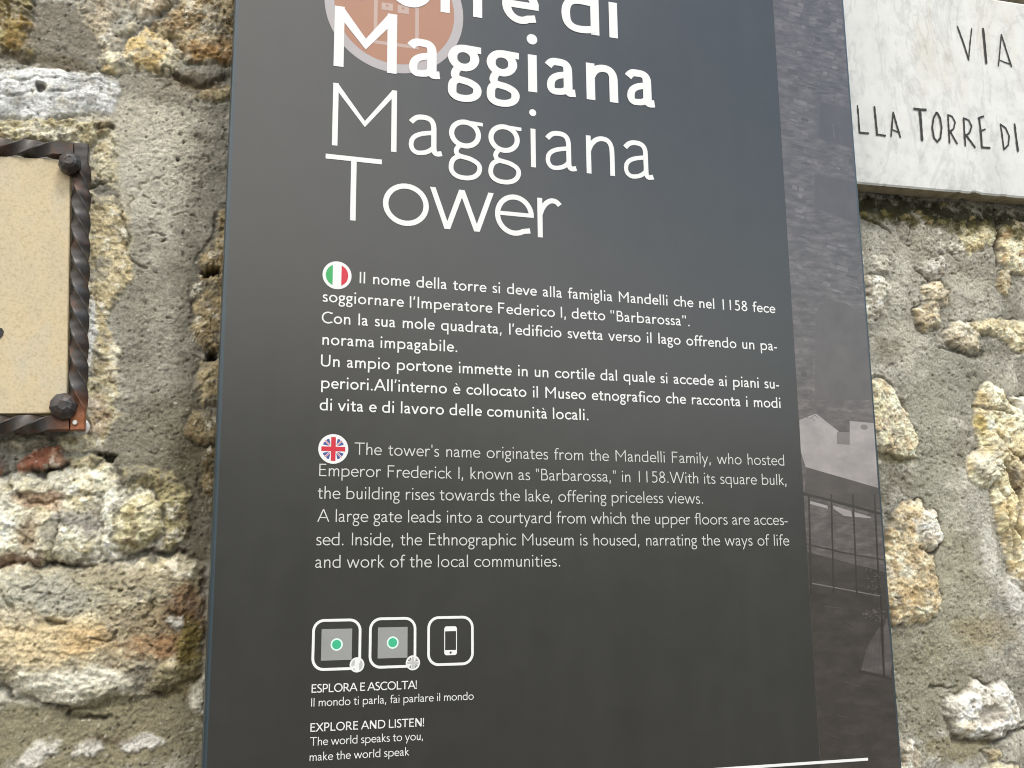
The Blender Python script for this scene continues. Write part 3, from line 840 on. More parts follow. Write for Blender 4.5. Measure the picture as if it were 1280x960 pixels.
        if ch in 'EL': hz(x0, x0 + 0.36, h * 0.92)
        if ch == 'P':
            t_, b_ = CAP - h * 0.92, 0.30
            st(bez((x0, t_), (x0 + 0.05, t_), (x0 + 0.1, t_), (x0 + 0.14, t_), (x0 + 0.27, t_), (x0 + 0.33, t_ - 0.06), (x0 + 0.33, (t_ + b_) / 2), (x0 + 0.33, b_ + 0.05), (x0 + 0.25, b_), (x0 + 0.14, b_),
                   (x0 + 0.1, b_), (x0 + 0.05, b_), (x0, b_ + 0.01)))
        adv = x0 + (0.42 if ch != 'L' else 0.40)
    elif ch == 'R':
        v(sx + 0.02, 0, CAP); x0 = sx + 0.02; t_, b_ = CAP - h * 0.92, 0.315
        st(bez((x0, t_), (x0 + 0.05, t_), (x0 + 0.1, t_), (x0 + 0.14, t_), (x0 + 0.26, t_), (x0 + 0.32, t_ - 0.05), (x0 + 0.32, (t_ + b_) / 2), (x0 + 0.32, b_ + 0.05), (x0 + 0.25, b_), (x0 + 0.14, b_),
               (x0 + 0.1, b_), (x0 + 0.05, b_), (x0, b_)))
        dg(x0 + 0.44, 0, x0 + 0.16, b_); adv = x0 + 0.50
    elif ch == 'B':
        v(sx + 0.02, 0, CAP); x0 = sx + 0.02; t_, b_, c_ = CAP - h * 0.92, h * 0.92, 0.37
        st(bez((x0, t_), (x0 + 0.05, t_), (x0 + 0.1, t_), (x0 + 0.13, t_), (x0 + 0.24, t_), (x0 + 0.29, t_ - 0.05), (x0 + 0.29, (t_ + c_) / 2), (x0 + 0.29, c_ + 0.05), (x0 + 0.24, c_), (x0 + 0.13, c_), (x0 + 0.1, c_), (x0 + 0.05, c_), (x0, c_)))
        st(bez((x0 + 0.1, c_), (x0 + 0.12, c_), (x0 + 0.14, c_), (x0 + 0.15, c_), (x0 + 0.28, c_), (x0 + 0.35, c_ - 0.05), (x0 + 0.35, (c_ + b_) / 2), (x0 + 0.35, b_ + 0.05), (x0 + 0.28, b_), (x0 + 0.15, b_), (x0 + 0.1, b_), (x0 + 0.05, b_), (x0, b_)))
        adv = x0 + 0.43
    elif ch == 'D':
        v(sx + 0.02, 0, CAP); x0 = sx + 0.02; t_, b_ = CAP - h * 0.92, h * 0.92; c_ = CAP / 2
        st(bez((x0, t_), (x0 + 0.08, t_), (x0 + 0.14, t_), (x0 + 0.19, t_), (x0 + 0.38, t_), (x0 + 0.52, t_ - 0.11), (x0 + 0.52, c_), (x0 + 0.52, b_ + 0.11), (x0 + 0.38, b_), (x0 + 0.19, b_), (x0 + 0.14, b_), (x0 + 0.08, b_), (x0, b_)))
        adv = x0 + 0.60
    elif ch == 'U':
        l, r_ = sx + 0.015, sx + 0.455
        st(bez((l, CAP), (l, 0.5), (l, 0.4), (l, 0.25), (l, 0.07), (l + 0.1, xb), (l + 0.22, xb), (r_ - 0.1, xb), (r_, 0.07), (r_, 0.25), (r_, 0.4), (r_, 0.5), (r_, CAP)))
        adv = r_ + h + 0.085
    elif ch in 'OC':
        r_ = CAP / 2 + 0.012 - h; cx = 0.04 + 0.36
        if ch == 'O': st(arc(cx, CAP / 2, 0.36 - h, r_, 0, 360), True); adv = 0.80
        else:
            st(arc(cx, CAP / 2, 0.36 - h, r_, 58, 302)); S_[-1][1].insert(0, (cx + 0.245, CAP - 0.07)); S_[-1][1].append((cx + 0.245, 0.07)); adv = 0.68
    elif ch == 'S':
        t_, b_ = CAP + 0.01 - h, -0.01 + h
        st(bez((0.37, t_ - 0.06), (0.33, t_ - 0.01), (0.28, t_), (0.24, t_), (0.14, t_), (0.075 + h * 0.5, t_ - 0.06), (0.075 + h * 0.5, t_ - 0.14),
               (0.075 + h * 0.5, 0.36), (0.41 - h * 0.5, 0.36), (0.41 - h * 0.5, 0.175), (0.41 - h * 0.5, 0.07), (0.32, b_), (0.22, b_), (0.16, b_), (0.10, b_ + 0.02), (0.06, b_ + 0.07)))
        adv = 0.47
    elif ch == 'A':
        dg(0.05, 0, 0.345, CAP); dg(0.64, 0, 0.345, CAP); hz(0.16, 0.53, 0.225, 0.85); adv = 0.69
    elif ch == 'W':
        dg(0.27, 0, 0.05, CAP); dg(0.27, 0, 0.50, CAP); dg(0.73, 0, 0.50, CAP); dg(0.73, 0, 0.95, CAP); adv = 1.0
    elif ch == 'V':
        dg(0.32, 0, 0.05, CAP); dg(0.32, 0, 0.59, CAP); adv = 0.64
    elif ch == 'X':
        dg(0.05, 0, 0.57, CAP); dg(0.58, 0, 0.06, CAP); adv = 0.63
    elif ch == '1':
        v(0.25, 0, CAP); adv = 0.5
    elif ch == '5':
        hz(0.12, 0.40, CAP - h * 0.92); v(0.12 + h, 0.37, CAP)
        st(bez((0.12 + h, 0.385), (0.17, 0.41), (0.21, 0.415), (0.24, 0.415), (0.36, 0.415), (0.43 - h, 0.33), (0.43 - h, 0.215), (0.43 - h, 0.08), (0.33, xb), (0.21, xb), (0.15, xb), (0.1, xb + 0.015), (0.07, xb + 0.045)))
    elif ch == '8':
        st(arc(0.25, 0.515, 0.155 - h * 0.6, 0.175 - h, 0, 360), True); st(arc(0.25, 0.175, 0.195 - h * 0.6, 0.185 - h, 0, 360), True)
    elif ch == '.':
        dot(0.12, 0.045, max(0.042, w * 0.6)); adv = 0.24
    elif ch == ',':
        S_.append(('p', [(0.08, 0.09), (0.08 + max(0.07, w), 0.09), (0.09 + w * 0.4, -0.11), (0.055, -0.11)])); adv = 0.24
    elif ch == '’':
        S_.append(('p', [(0.07, CAP + 0.01), (0.07 + max(0.07, w), CAP + 0.01), (0.08 + w * 0.4, CAP - 0.19), (0.045, CAP - 0.19)])); adv = 0.2
    elif ch == "'":
        S_.append(('p', [(0.06, CAP), (0.06 + w, CAP), (0.06 + w * 0.8, CAP - 0.2), (0.06 + w * 0.2, CAP - 0.2)])); adv = 0.12 + w
    elif ch == '"':
        for q in (0.06, 0.06 + w * 1.9):
            S_.append(('p', [(q, CAP), (q + w, CAP), (q + w * 0.8, CAP - 0.2), (q + w * 0.2, CAP - 0.2)]))
        adv = 0.12 + w * 2.9
    elif ch == '-':
        hz(0.03, 0.25, 0.20); adv = 0.28
    elif ch == '!':
        S_.append(('p', [(0.10 - h * 0.5, 0.18), (0.10 + h * 0.5, 0.18), (0.10 + h, CAP), (0.10 - h, CAP)])); dot(0.10, 0.045, max(0.042, w * 0.6)); adv = 0.22
    else:
        raise ValueError(ch)
    return adv, S_

def stroke_poly(pts, width, closed=False, k=0.0):
    """outline (left and right sides) of a stroked centre line; k thins horizontal runs"""
    p = np.array(pts, float)
    if closed and np.hypot(*(p[0] - p[-1])) < 1e-6: p = p[:-1]
    n = len(p); L, R_ = [], []
    for i in range(n):
        a = p[(i - 1) % n] if (closed or i > 0) else None
        b = p[(i + 1) % n] if (closed or i < n - 1) else None
        d1 = (p[i] - a) if a is not None else (b - p[i])
        d2 = (b - p[i]) if b is not None else (p[i] - a)
        d1 = d1 / (np.hypot(*d1) + 1e-12); d2 = d2 / (np.hypot(*d2) + 1e-12)
        tn = d1 + d2; tn = tn / (np.hypot(*tn) + 1e-12)
        nr = np.array([-tn[1], tn[0]])
        c = max(0.5, abs(nr @ np.array([-d1[1], d1[0]])))
        hw = width / 2 * (1 - k * abs(tn[0])) / c
        L.append(p[i] + nr * hw); R_.append(p[i] - nr * hw)
    return L, R_

class Print:
    """flat ink on the plane y = -lift; every overlapping piece lies a hair above the last"""
    def __init__(self, lift=0.00025, step=0.000022):
        self.V, self.F, self.M, self.lift, self.step = [], [], [], lift, step
    def poly(self, pts, level=0, mat=0):
        a = sum(pts[i][0] * pts[(i + 1) % len(pts)][1] - pts[(i + 1) % len(pts)][0] * pts[i][1] for i in range(len(pts)))
        if a < 0: pts = pts[::-1]
        k = len(self.V); y = -self.lift - level * self.step
        self.V += [(q[0], y, q[1]) for q in pts]; self.F.append(tuple(range(k, k + len(pts)))); self.M.append(mat)
    def band(self, L, R_, closed, level=0, mat=0):
        k = len(self.V); n = len(L); y = -self.lift - level * self.step
        self.V += [(q[0], y - i * 5e-6, q[1]) for i, q in enumerate(R_)] + [(q[0], y - i * 5e-6, q[1]) for i, q in enumerate(L)]
        for i in range(n if closed else n - 1):
            j = (i + 1) % n
            self.F.append((k + i, k + j, k + n + j, k + n + i)); self.M.append(mat)
    def stroke(self, pts, width, closed=False, level=0, mat=0):
        L, R_ = stroke_poly(pts, width, closed); self.band(L, R_, closed, level, mat)
    def text(self, s, x0, x1, z, size, w, justify=False, contrast=0.0, mat=0):
        gl = [glyph(c, w) for c in s]
        nat = sum(a for a, _ in gl) * size
        # trim the side bearings of the first and last letter
        def ext(strokes):
            xs_ = [q[0] for s_ in strokes for q in s_[1]]; pad = w / 2 if any(s_[0] == 's' for s_ in strokes) else 0
            return min(xs_), max(xs_)
        lsb = ext(gl[0][1])[0] * size; rsb = (gl[-1][0] - ext(gl[-1][1])[1]) * size
        nat -= lsb + rsb
        ns = s.count(' '); slack = (x1 - x0) - nat if x1 else 0.0
        sp = slack / ns if (justify and ns) else 0.0
        tr = 0.0 if (justify and ns) else slack / max(1, len(s) - 1)
        if justify and ns and abs(sp) > 0.1 * size:            # share the slack between letters and spaces
            sp *= 0.6; tr = (slack - sp * ns) / (len(s) - 1)
        x = x0 - lsb
        for c, (a, strokes) in zip(s, gl):
            for li, q in enumerate(strokes):
                if q[0] == 'p':
                    self.poly([(x + u * size, z + v_ * size) for u, v_ in q[1]], li, mat)
                else:
                    L, R_ = stroke_poly(q[1], w * q[3], q[2], contrast)
                    self.band([(x + u * size, z + v_ * size) for u, v_ in L], [(x + u * size, z + v_ * size) for u, v_ in R_], q[2], li, mat)
            x += a * size + tr + (sp if c == ' ' else 0)
        return nat, slack
    def build(self, name, mats, parent):
        return mesh_obj(name, self.V, self.F, mats, parent, self.M)

# ------------------------------------------------------------------ the information panel
M_face = print_mat('dark_grey_panel_print', rgb=(0.020, 0.0195, 0.018), rough=0.28, ior=1.66)
t_ = M_face.node_tree; b_ = t_.nodes['Principled BSDF']             # rain streaks and dust dull the gloss unevenly
ns_ = noise(t_, 45, 5, 0.6, stretch=(1, 1, 0.04))
nd_ = noise(t_, 5, 6, 0.7)
ad_ = t_.nodes.new('ShaderNodeMath'); ad_.operation = 'ADD'
t_.links.new(ns_.outputs['Fac'], ad_.inputs[0]); t_.links.new(nd_.outputs['Fac'], ad_.inputs[1])
mr_ = t_.nodes.new('ShaderNodeMapRange'); mr_.inputs['From Min'].default_value = 0.75; mr_.inputs['From Max'].default_value = 1.3
mr_.inputs['To Min'].default_value = 0.275; mr_.inputs['To Max'].default_value = 0.315
t_.links.new(ad_.outputs['Value'], mr_.inputs['Value']); t_.links.new(mr_.outputs['Result'], b_.inputs['Roughness'])
src_ = b_.inputs['Base Color'].links[0].from_socket
nu_ = noise(t_, 380, 3, 0.8)
ru_ = ramp(t_, nu_.outputs['Fac'], [(0.70, (0, 0, 0)), (0.80, (1, 1, 1))])
md_ = t_.nodes.new('ShaderNodeMix'); md_.data_type = 'RGBA'; md_.inputs['B'].default_value = (0.11, 0.105, 0.095, 1)
du_ = t_.nodes.new('ShaderNodeMapRange'); du_.inputs['From Min'].default_value = 0.85; du_.inputs['From Max'].default_value = 1.35; du_.inputs['To Max'].default_value = 0.035
t_.links.new(ad_.outputs['Value'], du_.inputs['Value'])
mm_ = t_.nodes.new('ShaderNodeMath'); mm_.operation = 'MAXIMUM'
ms_ = t_.nodes.new('ShaderNodeMath'); ms_.operation = 'MULTIPLY'; ms_.inputs[1].default_value = 0.18
t_.links.new(ru_.outputs['Color'], ms_.inputs[0]); t_.links.new(ms_.outputs['Value'], mm_.inputs[0]); t_.links.new(du_.outputs['Result'], mm_.inputs[1])
t_.links.new(mm_.outputs['Value'], md_.inputs['Factor']); t_.links.new(src_, md_.inputs['A']); t_.links.new(md_.outputs['Result'], b_.inputs['Base Color'])
M_edge = print_mat('dark_blue_grey_edge_paint', rgb=(0.034, 0.054, 0.068), rough=0.34)
M_white = print_mat('white_ink', rgb=(0.70, 0.70, 0.70), rough=0.45, var=0.02)
M_soft = print_mat('soft_white_ink', rgb=(0.55, 0.55, 0.535), rough=0.45, var=0.03)
ZB, ZT = EYE - 0.33, EYE + 0.80
sign = empty('information_sign', (0.3, 0.0, ZB))
tag(sign, 'tall dark grey information panel about a tower with white Italian and English text', 'sign')

def tray():
    import bmesh
    bm = bmesh.new()
    x0, x1, y0, y1 = 0.0, 0.60, 0.0, 0.055
    vs = [bm.verts.new(p) for p in [(x0, y0, ZB), (x1, y0, ZB), (x1, y0, ZT), (x0, y0, ZT), (x0, y1, ZB), (x1, y1, ZB), (x1, y1, ZT), (x0, y1, ZT)]]
    fs = [(0, 1, 2, 3), (4, 7, 6, 5), (0, 3, 7, 4), (1, 5, 6, 2), (0, 4, 5, 1), (3, 2, 6, 7)]
    for i, f in enumerate(fs):
        fc = bm.faces.new([vs[k] for k in f]); fc.material_index = 0 if i == 0 else 1
    ed = [e for e in bm.edges if all(abs(v.co.y) < 1e-6 for v in e.verts)]
    r = bmesh.ops.bevel(bm, geom=ed, offset=0.0030, segments=6, profile=0.5, affect='EDGES')
    for f in r['faces']: f.material_index = 1; f.smooth = True
    me = bpy.data.meshes.new('panel'); bm.to_mesh(me); bm.free()
    me.materials.append(M_face); me.materials.append(M_edge)
    o = bpy.data.objects.new('panel', me); COL.objects.link(o)
    o.parent = sign; o.matrix_parent_inverse = Matrix.Translation(-sign.location)
tray()

def box(name, x0, x1, y0, y1, z0, z1, mat, parent):
    return mesh_obj(name, [(x0, y0, z0), (x1, y0, z0), (x1, y1, z0), (x0, y1, z0), (x0, y0, z1), (x1, y0, z1), (x1, y1, z1), (x0, y1, z1)],
                    [(0, 1, 5, 4), (1, 2, 6, 5), (2, 3, 7, 6), (3, 0, 4, 7), (0, 3, 2, 1), (4, 5, 6, 7)], mat, parent)
for bxx in (0.10, 0.47):
    for bz in (EYE - 0.2, EYE + 0.62):
        box('mounting_spacer', bxx, bxx + 0.03, 0.055, 0.095, bz, bz + 0.03, M_edge, sign)

# photograph printed along the right side of the panel
def photo_strip():
    p = Print(0.00010, 0.00003)
    def q(*pts): return [AT(x, y) for x, y in pts]
    xl = [(968.7, 0), (980, 240), (992, 440), (1006, 680), (1026, 960)]
    xs_ = float(np.mean([AT(x, y)[0] for x, y in xl]))
    p.poly([(xs_, ZB + 0.003), (0.5975, ZB + 0.003), (0.5975, ZT - 0.003), (xs_, ZT - 0.003)], 0, 0)
    # lower, darker half: the garden
    za, zb_ = AT(1006, 690)[1], AT(1111, 715)[1]
    p.poly([(xs_ + 0.0003, ZB + 0.004), (0.5972, ZB + 0.004), (0.5972, zb_), (xs_ + 0.0003, za)], 1, 1)
    # tower windows and the arched doorway
    def soft(pts, level, mat, rim, g=1.2):
        cx = sum(a for a, b in pts) / len(pts); cy = sum(b for a, b in pts) / len(pts)
        for k, (grow, mm) in enumerate(((g, rim), (0.0, mat))):
            p.poly(q(*[(a + grow * (1 if a > cx else -1), b + grow * (1 if b > cy else -1)) for a, b in pts]), level + 0.3 * k, mm)
    soft(((1026, 128), (1063, 136), (1065, 185), (1023, 172)), 1, 8, 10)
    soft(((1019, 218), (1070, 228), (1074, 280), (1019, 259)), 1, 8, 10)
    p.stroke(q((1041, 155), (1043, 172)), 0.0012, False, 2, 7)
    p.stroke(q((1048, 134), (1051, 180)), 0.0007, False, 2, 10)
    ar = q((1013, 500), (1015, 392), (1018, 380), (1030, 374), (1048, 375), (1066, 382), (1082, 396), (1088, 410), (1092, 500))
    p.poly(ar, 1, 10)
    p.stroke(q((1016, 500), (1017, 392), (1024, 378), (1040, 373), (1058, 377), (1076, 390), (1086, 404)), 0.004, False, 2, 0)
    # pale wall and steps
    p.poly(q((999, 525), (1020, 517), (1048, 539), (1046, 555), (1062, 556), (1062, 526), (1092, 529), (1097.5, 610), (1007, 584), (1000, 565)), 2, 2)
    p.poly(q((1046, 540), (1062, 540), (1062, 556), (1046, 555)), 3, 3)
    p.poly(arc(*AT(1080, 534), 0.004, 0.0025, 0, 340, 16), 3, 3)
    # dark parapet, railing, posts
    p.poly(q((1008, 584), (1098, 610), (1101, 638), (1006, 616)), 3, 4)
    p.poly(q((1012, 626), (1034, 632), (1035, 636), (1024, 633), (1012, 630)), 3, 2)
    p.poly(q((1041, 632), (1064, 639), (1065, 646), (1055, 645), (1042, 636)), 3, 2)
    p.poly(q((1068, 640), (1088, 646), (1089, 648), (1068, 646)), 3, 2)
    p.stroke(q((1004, 617), (1040, 626), (1102, 642)), 0.0025, False, 4, 5)
    for xa, xb in ((1011, 1014), (1039, 1042), (1066, 1071), (1093, 1099)):
        p.stroke(q((xa, 618), (xb, 742)), 0.0016, False, 5, 5)
    p.stroke(q((1008, 680), (1050, 690), (1108, 700)), 0.0012, False, 4, 1)
    p.stroke(q((1014, 729), (1052, 736), (1100, 745)), 0.0010, False, 4, 3)
    soft(((1077, 837), (1084, 812), (1090, 800), (1099, 784), (1103, 842)), 3, 9, 4)
    for k in range(7):
        p.stroke(q((1080 + 3 * k, 838 + k * 0.7), (1085 + 2.4 * k, 812 - 2 * k), (1092 + 1.2 * k, 800 - 2 * k)), 0.0005, False, 4, 10 if k % 2 else 4)
    soft(((1105, 785), (1109, 772), (1115, 800), (1118, 830), (1112, 843), (1106, 842)), 3, 9, 4)
    rb = random.Random(12)                              # foliage and scribble of branches
    for k in range(70):
        x, y = rb.uniform(1080, 1103), rb.uniform(704, 778); a = rb.uniform(0, 6.28); L = rb.uniform(1.5, 5)
        if rb.random() < 0.35: y = rb.uniform(760, 776)
        p.stroke(q((x, y), (x + L * math.cos(a), y + L * 0.6 * math.sin(a))), rb.uniform(0.0005, 0.0014), False, 4 + 0.2 * (k % 5), rb.choice((7, 8, 10, 10)))
    for k in range(26):
        x = rb.uniform(1000, 1016); y = rb.uniform(486, 524); a = rb.uniform(0.2, 1.2); L = rb.uniform(3, 9)
        p.stroke(q((x, y), (x + L * 0.5, y - 1.5), (x + L, y + L * 0.35)), 0.0005, False, 4 + 0.2 * (k % 5), rb.choice((8, 7, 8)))
    for k in range(7):                                 # ripples and joints in the dark lower garden
        y = rb.uniform(650, 940); x = rb.uniform(1012 + (y - 650) * 0.06, 1060)
        p.stroke(q((x, y), (x + rb.uniform(12, 42), y + rb.uniform(2, 8))), rb.uniform(0.0004, 0.0012), False, 1.6 + 0.02 * k, rb.choice((4, 5)))
    p.stroke(q((1101, 740), (1105, 845)), 0.0016, False, 6, 5)
    p.stroke(q((1074, 839), (1120, 849)), 0.0016, False, 6, 5)
    # masonry of the tower: coursed rubble, drawn stone by stone
    rnd = random.Random(7)
    y = -70.0
    while y < 505:
        x = 975 + (y + 60) * 0.05 + rnd.uniform(0, 8); xe = 1056 + (y + 60) * 0.058
        hh = rnd.uniform(2.2, 6.5)
        while x < xe - 4:
            L = rnd.uniform(5, 17); sl = 0.27
            yy = y + (x - 975) * sl
            blocked = 1012 < x + L and x < 1080 and (118 < yy < 190 or 210 < yy < 286)
            if not blocked and not (yy > 366 and x + L > 1010) and yy < 515 and rnd.random() < 0.42 and x + L < xe:
                a = rnd.uniform(0, 0.8)
                p.poly(q((x + 0.4, yy + a), (x + L * 0.5, yy + L * 0.5 * sl - 0.2), (x + L, yy + L * sl + a), (x + L - 0.6, yy + hh + L * sl - 0.3), (x + 0.2, yy + hh - a * 0.5)), 1, rnd.choice((6, 6, 4, 7, 7)))
            x += L + rnd.uniform(0.8, 3)
        y += hh + rnd.uniform(1.0, 2.4)
    rgb = [(0.082, 0.070, 0.068), (0.036, 0.030, 0.026), (0.270, 0.245, 0.242), (0.150, 0.132, 0.128), (0.060, 0.050, 0.047), (0.028, 0.023, 0.021), (0.120, 0.105, 0.102), (0.098, 0.085, 0.083), (0.064, 0.054, 0.053), (0.076, 0.066, 0.064), (0.075, 0.064, 0.061)]
    mats = [print_mat('photo_print_ink', rgb=c, rough=0.25, var=0.18, ior=1.66) for c in rgb]
    # base and garden: printed grain, coarse and drawn out along the courses
    for mm, amt, sc in ((mats[0], 0.75, 130), (mats[1], 0.5, 60), (mats[2], 0.22, 40), (mats[9], 0.5, 90), (mats[4], 0.3, 60), (mats[6], 0.5, 200), (mats[7], 0.5, 200)):
        t_ = mm.node_tree; b_ = t_.nodes['Principled BSDF']
        src = b_.inputs['Base Color'].links[0].from_socket
        co = t_.nodes.new('ShaderNodeTexCoord'); mpp = t_.nodes.new('ShaderNodeMapping')
        mpp.inputs['Rotation'].default_value = (0, math.radians(-10), 0); mpp.inputs['Scale'].default_value = (0.45, 1, 1.5)
        nn = noise(t_, sc, 4, 0.65, vec=mpp.outputs['Vector'])
        t_.links.new(co.outputs['Object'], mpp.inputs['Vector'])
        rr = ramp(t_, nn.outputs['Fac'], [(0.32, (1 - 0.45 * amt,) * 3), (0.5, (1, 1, 1)), (0.70, (1 + 0.9 * amt,) * 3)])
        mu = t_.nodes.new('ShaderNodeMix'); mu.data_type = 'RGBA'; mu.blend_type = 'MULTIPLY'; mu.inputs['Factor'].default_value = 1
        t_.links.new(src, mu.inputs['A']); t_.links.new(rr.outputs['Color'], mu.inputs['B']); t_.links.new(mu.outputs['Result'], b_.inputs['Base Color'])
    p.V = [(min(max(v_[0], xs_), 0.5968), v_[1], v_[2]) for v_ in p.V]      # nothing runs past the print's edges
    p.build('photo_print', mats, sign)
photo_strip()

# round emblem behind the heading
def emblem():
    p = Print(0.00012, 0.00003)
    xa, xb = AT(405.5, 5)[0], AT(579, 18)[0]
    r = (xb - xa) / 2; cx = (xa + xb) / 2; cz = AT(505, 92.5)[1] + r
    p.poly(arc(cx, cz, r, r, 0, 357, 120), 0, 0)
    p.poly(arc(cx, cz, r * 0.865, r * 0.865, 0, 357, 120), 1, 1)
    def bar(a, b, wd): p.stroke([a, b], wd, False, 2, 2)
    (lx, lz), (rx, rz) = AT(469, 54), AT(521, 58)
    zb = (lz + rz) / 2
    bar((lx, zb), (lx, cz + r * 0.42), 0.0032)
    p.stroke([(rx, zb), (rx, cz + r * 0.42)], 0.0032, False, 2, 2)
    p.stroke([(lx - 0.0016, zb), (rx + 0.0016, zb)], 0.0032, False, 3, 2)
    p.stroke([(lx - 0.006, cz + r * 0.42), (rx + 0.006, cz + r * 0.42)], 0.004, False, 3, 2)
    for a, b in (((477, 3), (491, 14)), ((497, 6), (511, 18))):
        x0, z1 = AT(*a); x1, z0 = AT(*b)
        p.poly([(x0, z0), (x1, z0), (x1, z1), (x0, z1)], 4, 2)
        c_ = ((x0 + x1) / 2, (z0 + z1) / 2 + 0.001)
        p.poly([(c_[0] - 0.001, c_[1] - 0.001), (c_[0] + 0.001, c_[1] - 0.001), (c_[0] + 0.001, c_[1] + 0.001), (c_[0] - 0.001, c_[1] + 0.001)], 5, 1)
    p.build('emblem', [print_mat('pale_mauve_ink', rgb=(0.38, 0.35, 0.36), var=0.03), print_mat('orange_ink', rgb=(0.35, 0.170, 0.105), var=0.03),
                       print_mat('pale_pink_ink', rgb=(0.43, 0.31, 0.27), var=0.03)], sign)
emblem()

def xz(px, py): return AT(px, py)

def heading():
    p = Print(0.00040)
    zt = np.mean([AT(544, 14)[1], AT(768, 47.8)[1]])
    zm = np.mean([AT(417.3, 82)[1], AT(764, 128.5)[1]])
    size = (AT(417, 6.5)[1] - AT(417.3, 82)[1]) / CAP
    x0 = AT(417.3, 60)[0]
    p.text('Torre di', x0 - 0.05 * size, AT(773, 40)[0], zt, size, 0.103, False, 0.16)
    p.build('heading_line', M_white, sign)
    p = Print(0.00040)
    p.text('Maggiana', x0, AT(818, 132)[0], zm, size, 0.103, False, 0.16)
    p.build('heading_line', M_white, sign)
    p = Print(0.00030)
    zl = AT(416, 181.7)[1]
    size = (AT(416.5, 103.5)[1] - zl) / CAP
    p.text('Maggiana', AT(415.5, 150)[0], AT(816.5, 222)[0], zl, size, 0.056)
    p.build('subheading_line', M_white, sign)
    p = Print(0.00030)
    z2 = AT(440.7, 275.7)[1]
    p.text('Tower', AT(407, 195)[0], AT(699.5, 255)[0], z2, size, 0.056)
    p.build('subheading_line', M_white, sign)
heading()

def paragraphs():
    cap = 0.0098
    ita = [('Il nome della torre si deve alla famiglia Mandelli che nel 1158 fece', (449.5, 352), (969, 388), 0.2460, True),
           ('soggiornare l’Imperatore Federico I, detto "Barbarossa".', (403.5, 376), (862, 407), 0.2278, False),
           ('Con la sua mole quadrata, l’edificio svetta verso il lago offrendo un pa-', (403, 402), (971, 434), None, True),
           ('norama impagabile.', (403, 428), (571.5, 440), None, False),
           ('Un ampio portone immette in un cortile dal quale si accede ai piani su-', (402, 456), (973.5, 481), None, True),
           ('periori.All’interno è collocato il Museo etnografico che racconta i modi', (401.5, 482), (975.5, 505), None, True),
           ('di vita e di lavoro delle comunità locali.', (400.5, 510), (735.5, 524), None, False)]
    z0, dz = EYE + 0.2460, 0.01815
    p = Print()
    # last baseline 'di vita' at (402, 513); the rest evenly spaced
    zl = AT(404, 513)[1]; dz = (z0 - zl) / 6
    for i, (s, a, b, z, j) in enumerate(ita):
        p.text(s, AT(*a)[0], AT(*b)[0], z0 - dz * i, cap / CAP, 0.088, j, 0.08)
    p.build('italian_paragraph', M_white, sign)
    eng = [("The tower's name originates from the Mandelli Family, who hosted", (443, 565), (980, 578), True),
           ('Emperor Frederick I, known as "Barbarossa," in 1158.With its square bulk,', (399, 592), (983, 606), True),
           ('the building rises towards the lake, offering priceless views.', (397, 620), (878.5, 627), False),
           ('A large gate leads into a courtyard from which the upper floors are acces-', (396.5, 650), (984.5, 655), True),
           ('sed. Inside, the Ethnographic Museum is housed, narrating the ways of life', (395.5, 677), (986.5, 680), True),
           ('and work of the local communities.', (394.5, 708), (700, 706), False)]
    zs_ = [EYE + 0.1032, None, EYE + 0.0676, EYE + 0.0495, EYE + 0.0312, EYE + 0.0138]
    zs_[1] = (zs_[0] + zs_[2]) / 2
    p = Print()
    for (s, a, b, j), z in zip(eng, zs_):
        p.text(s, AT(*a)[0], AT(*b)[0], z, cap / CAP, 0.060, j, 0.05)
    p.build('english_paragraph', M_soft, sign)
    p = Print()
    def ln(s, a, b, base, capx, w):
        z = AT(*base)[1]
        p.text(s, AT(*a)[0], AT(*b)[0], z, capx / CAP, w, False, 0.05)
    c2 = 0.0061
    ln('ESPLORA E ASCOLTA!', (389.5, 862), (521, 857), (400, 865.6), c2 * 1.02, 0.092)
    ln('Il mondo ti parla, fai parlare il mondo', (389, 880), (591.5, 870), (388.6, 883.2), c2, 0.066)
    p.build('italian_caption', M_white, sign)
    p = Print()
    ln('EXPLORE AND LISTEN!', (388, 911), (530, 905), (400, 914.2), c2 * 1.02, 0.092)
    ln('The world speaks to you,', (387.5, 930), (528.5, 922), (392, 932), c2, 0.066)
    ln('make the world speak', (387, 949), (511.5, 940), (392, 951), c2, 0.066)
    p.build('english_caption', M_white, sign)
paragraphs()

M_green = print_mat('green_ink', rgb=(0.035, 0.34, 0.10), var=0.03)
M_red = print_mat('red_ink', rgb=(0.52, 0.016, 0.036), var=0.03)
M_blue = print_mat('blue_ink', rgb=(0.05, 0.075, 0.25), var=0.03)
M_midgrey = print_mat('mid_grey_ink', rgb=(0.16, 0.16, 0.16), var=0.04)
M_grey = print_mat('pale_grey_ink', rgb=(0.44, 0.44, 0.43), var=0.04)

def seg_poly(cx, cz, r, x0, x1):
    """slice of a disc between two verticals (offsets from the centre)"""
    up, dn = [], []
    for i in range(9):
        x = x0 + (x1 - x0) * i / 8; y = math.sqrt(max(0.0, r * r - x * x))
        up.append((cx + x, cz + y)); dn.append((cx + x, cz - y))
    return dn + up[::-1]

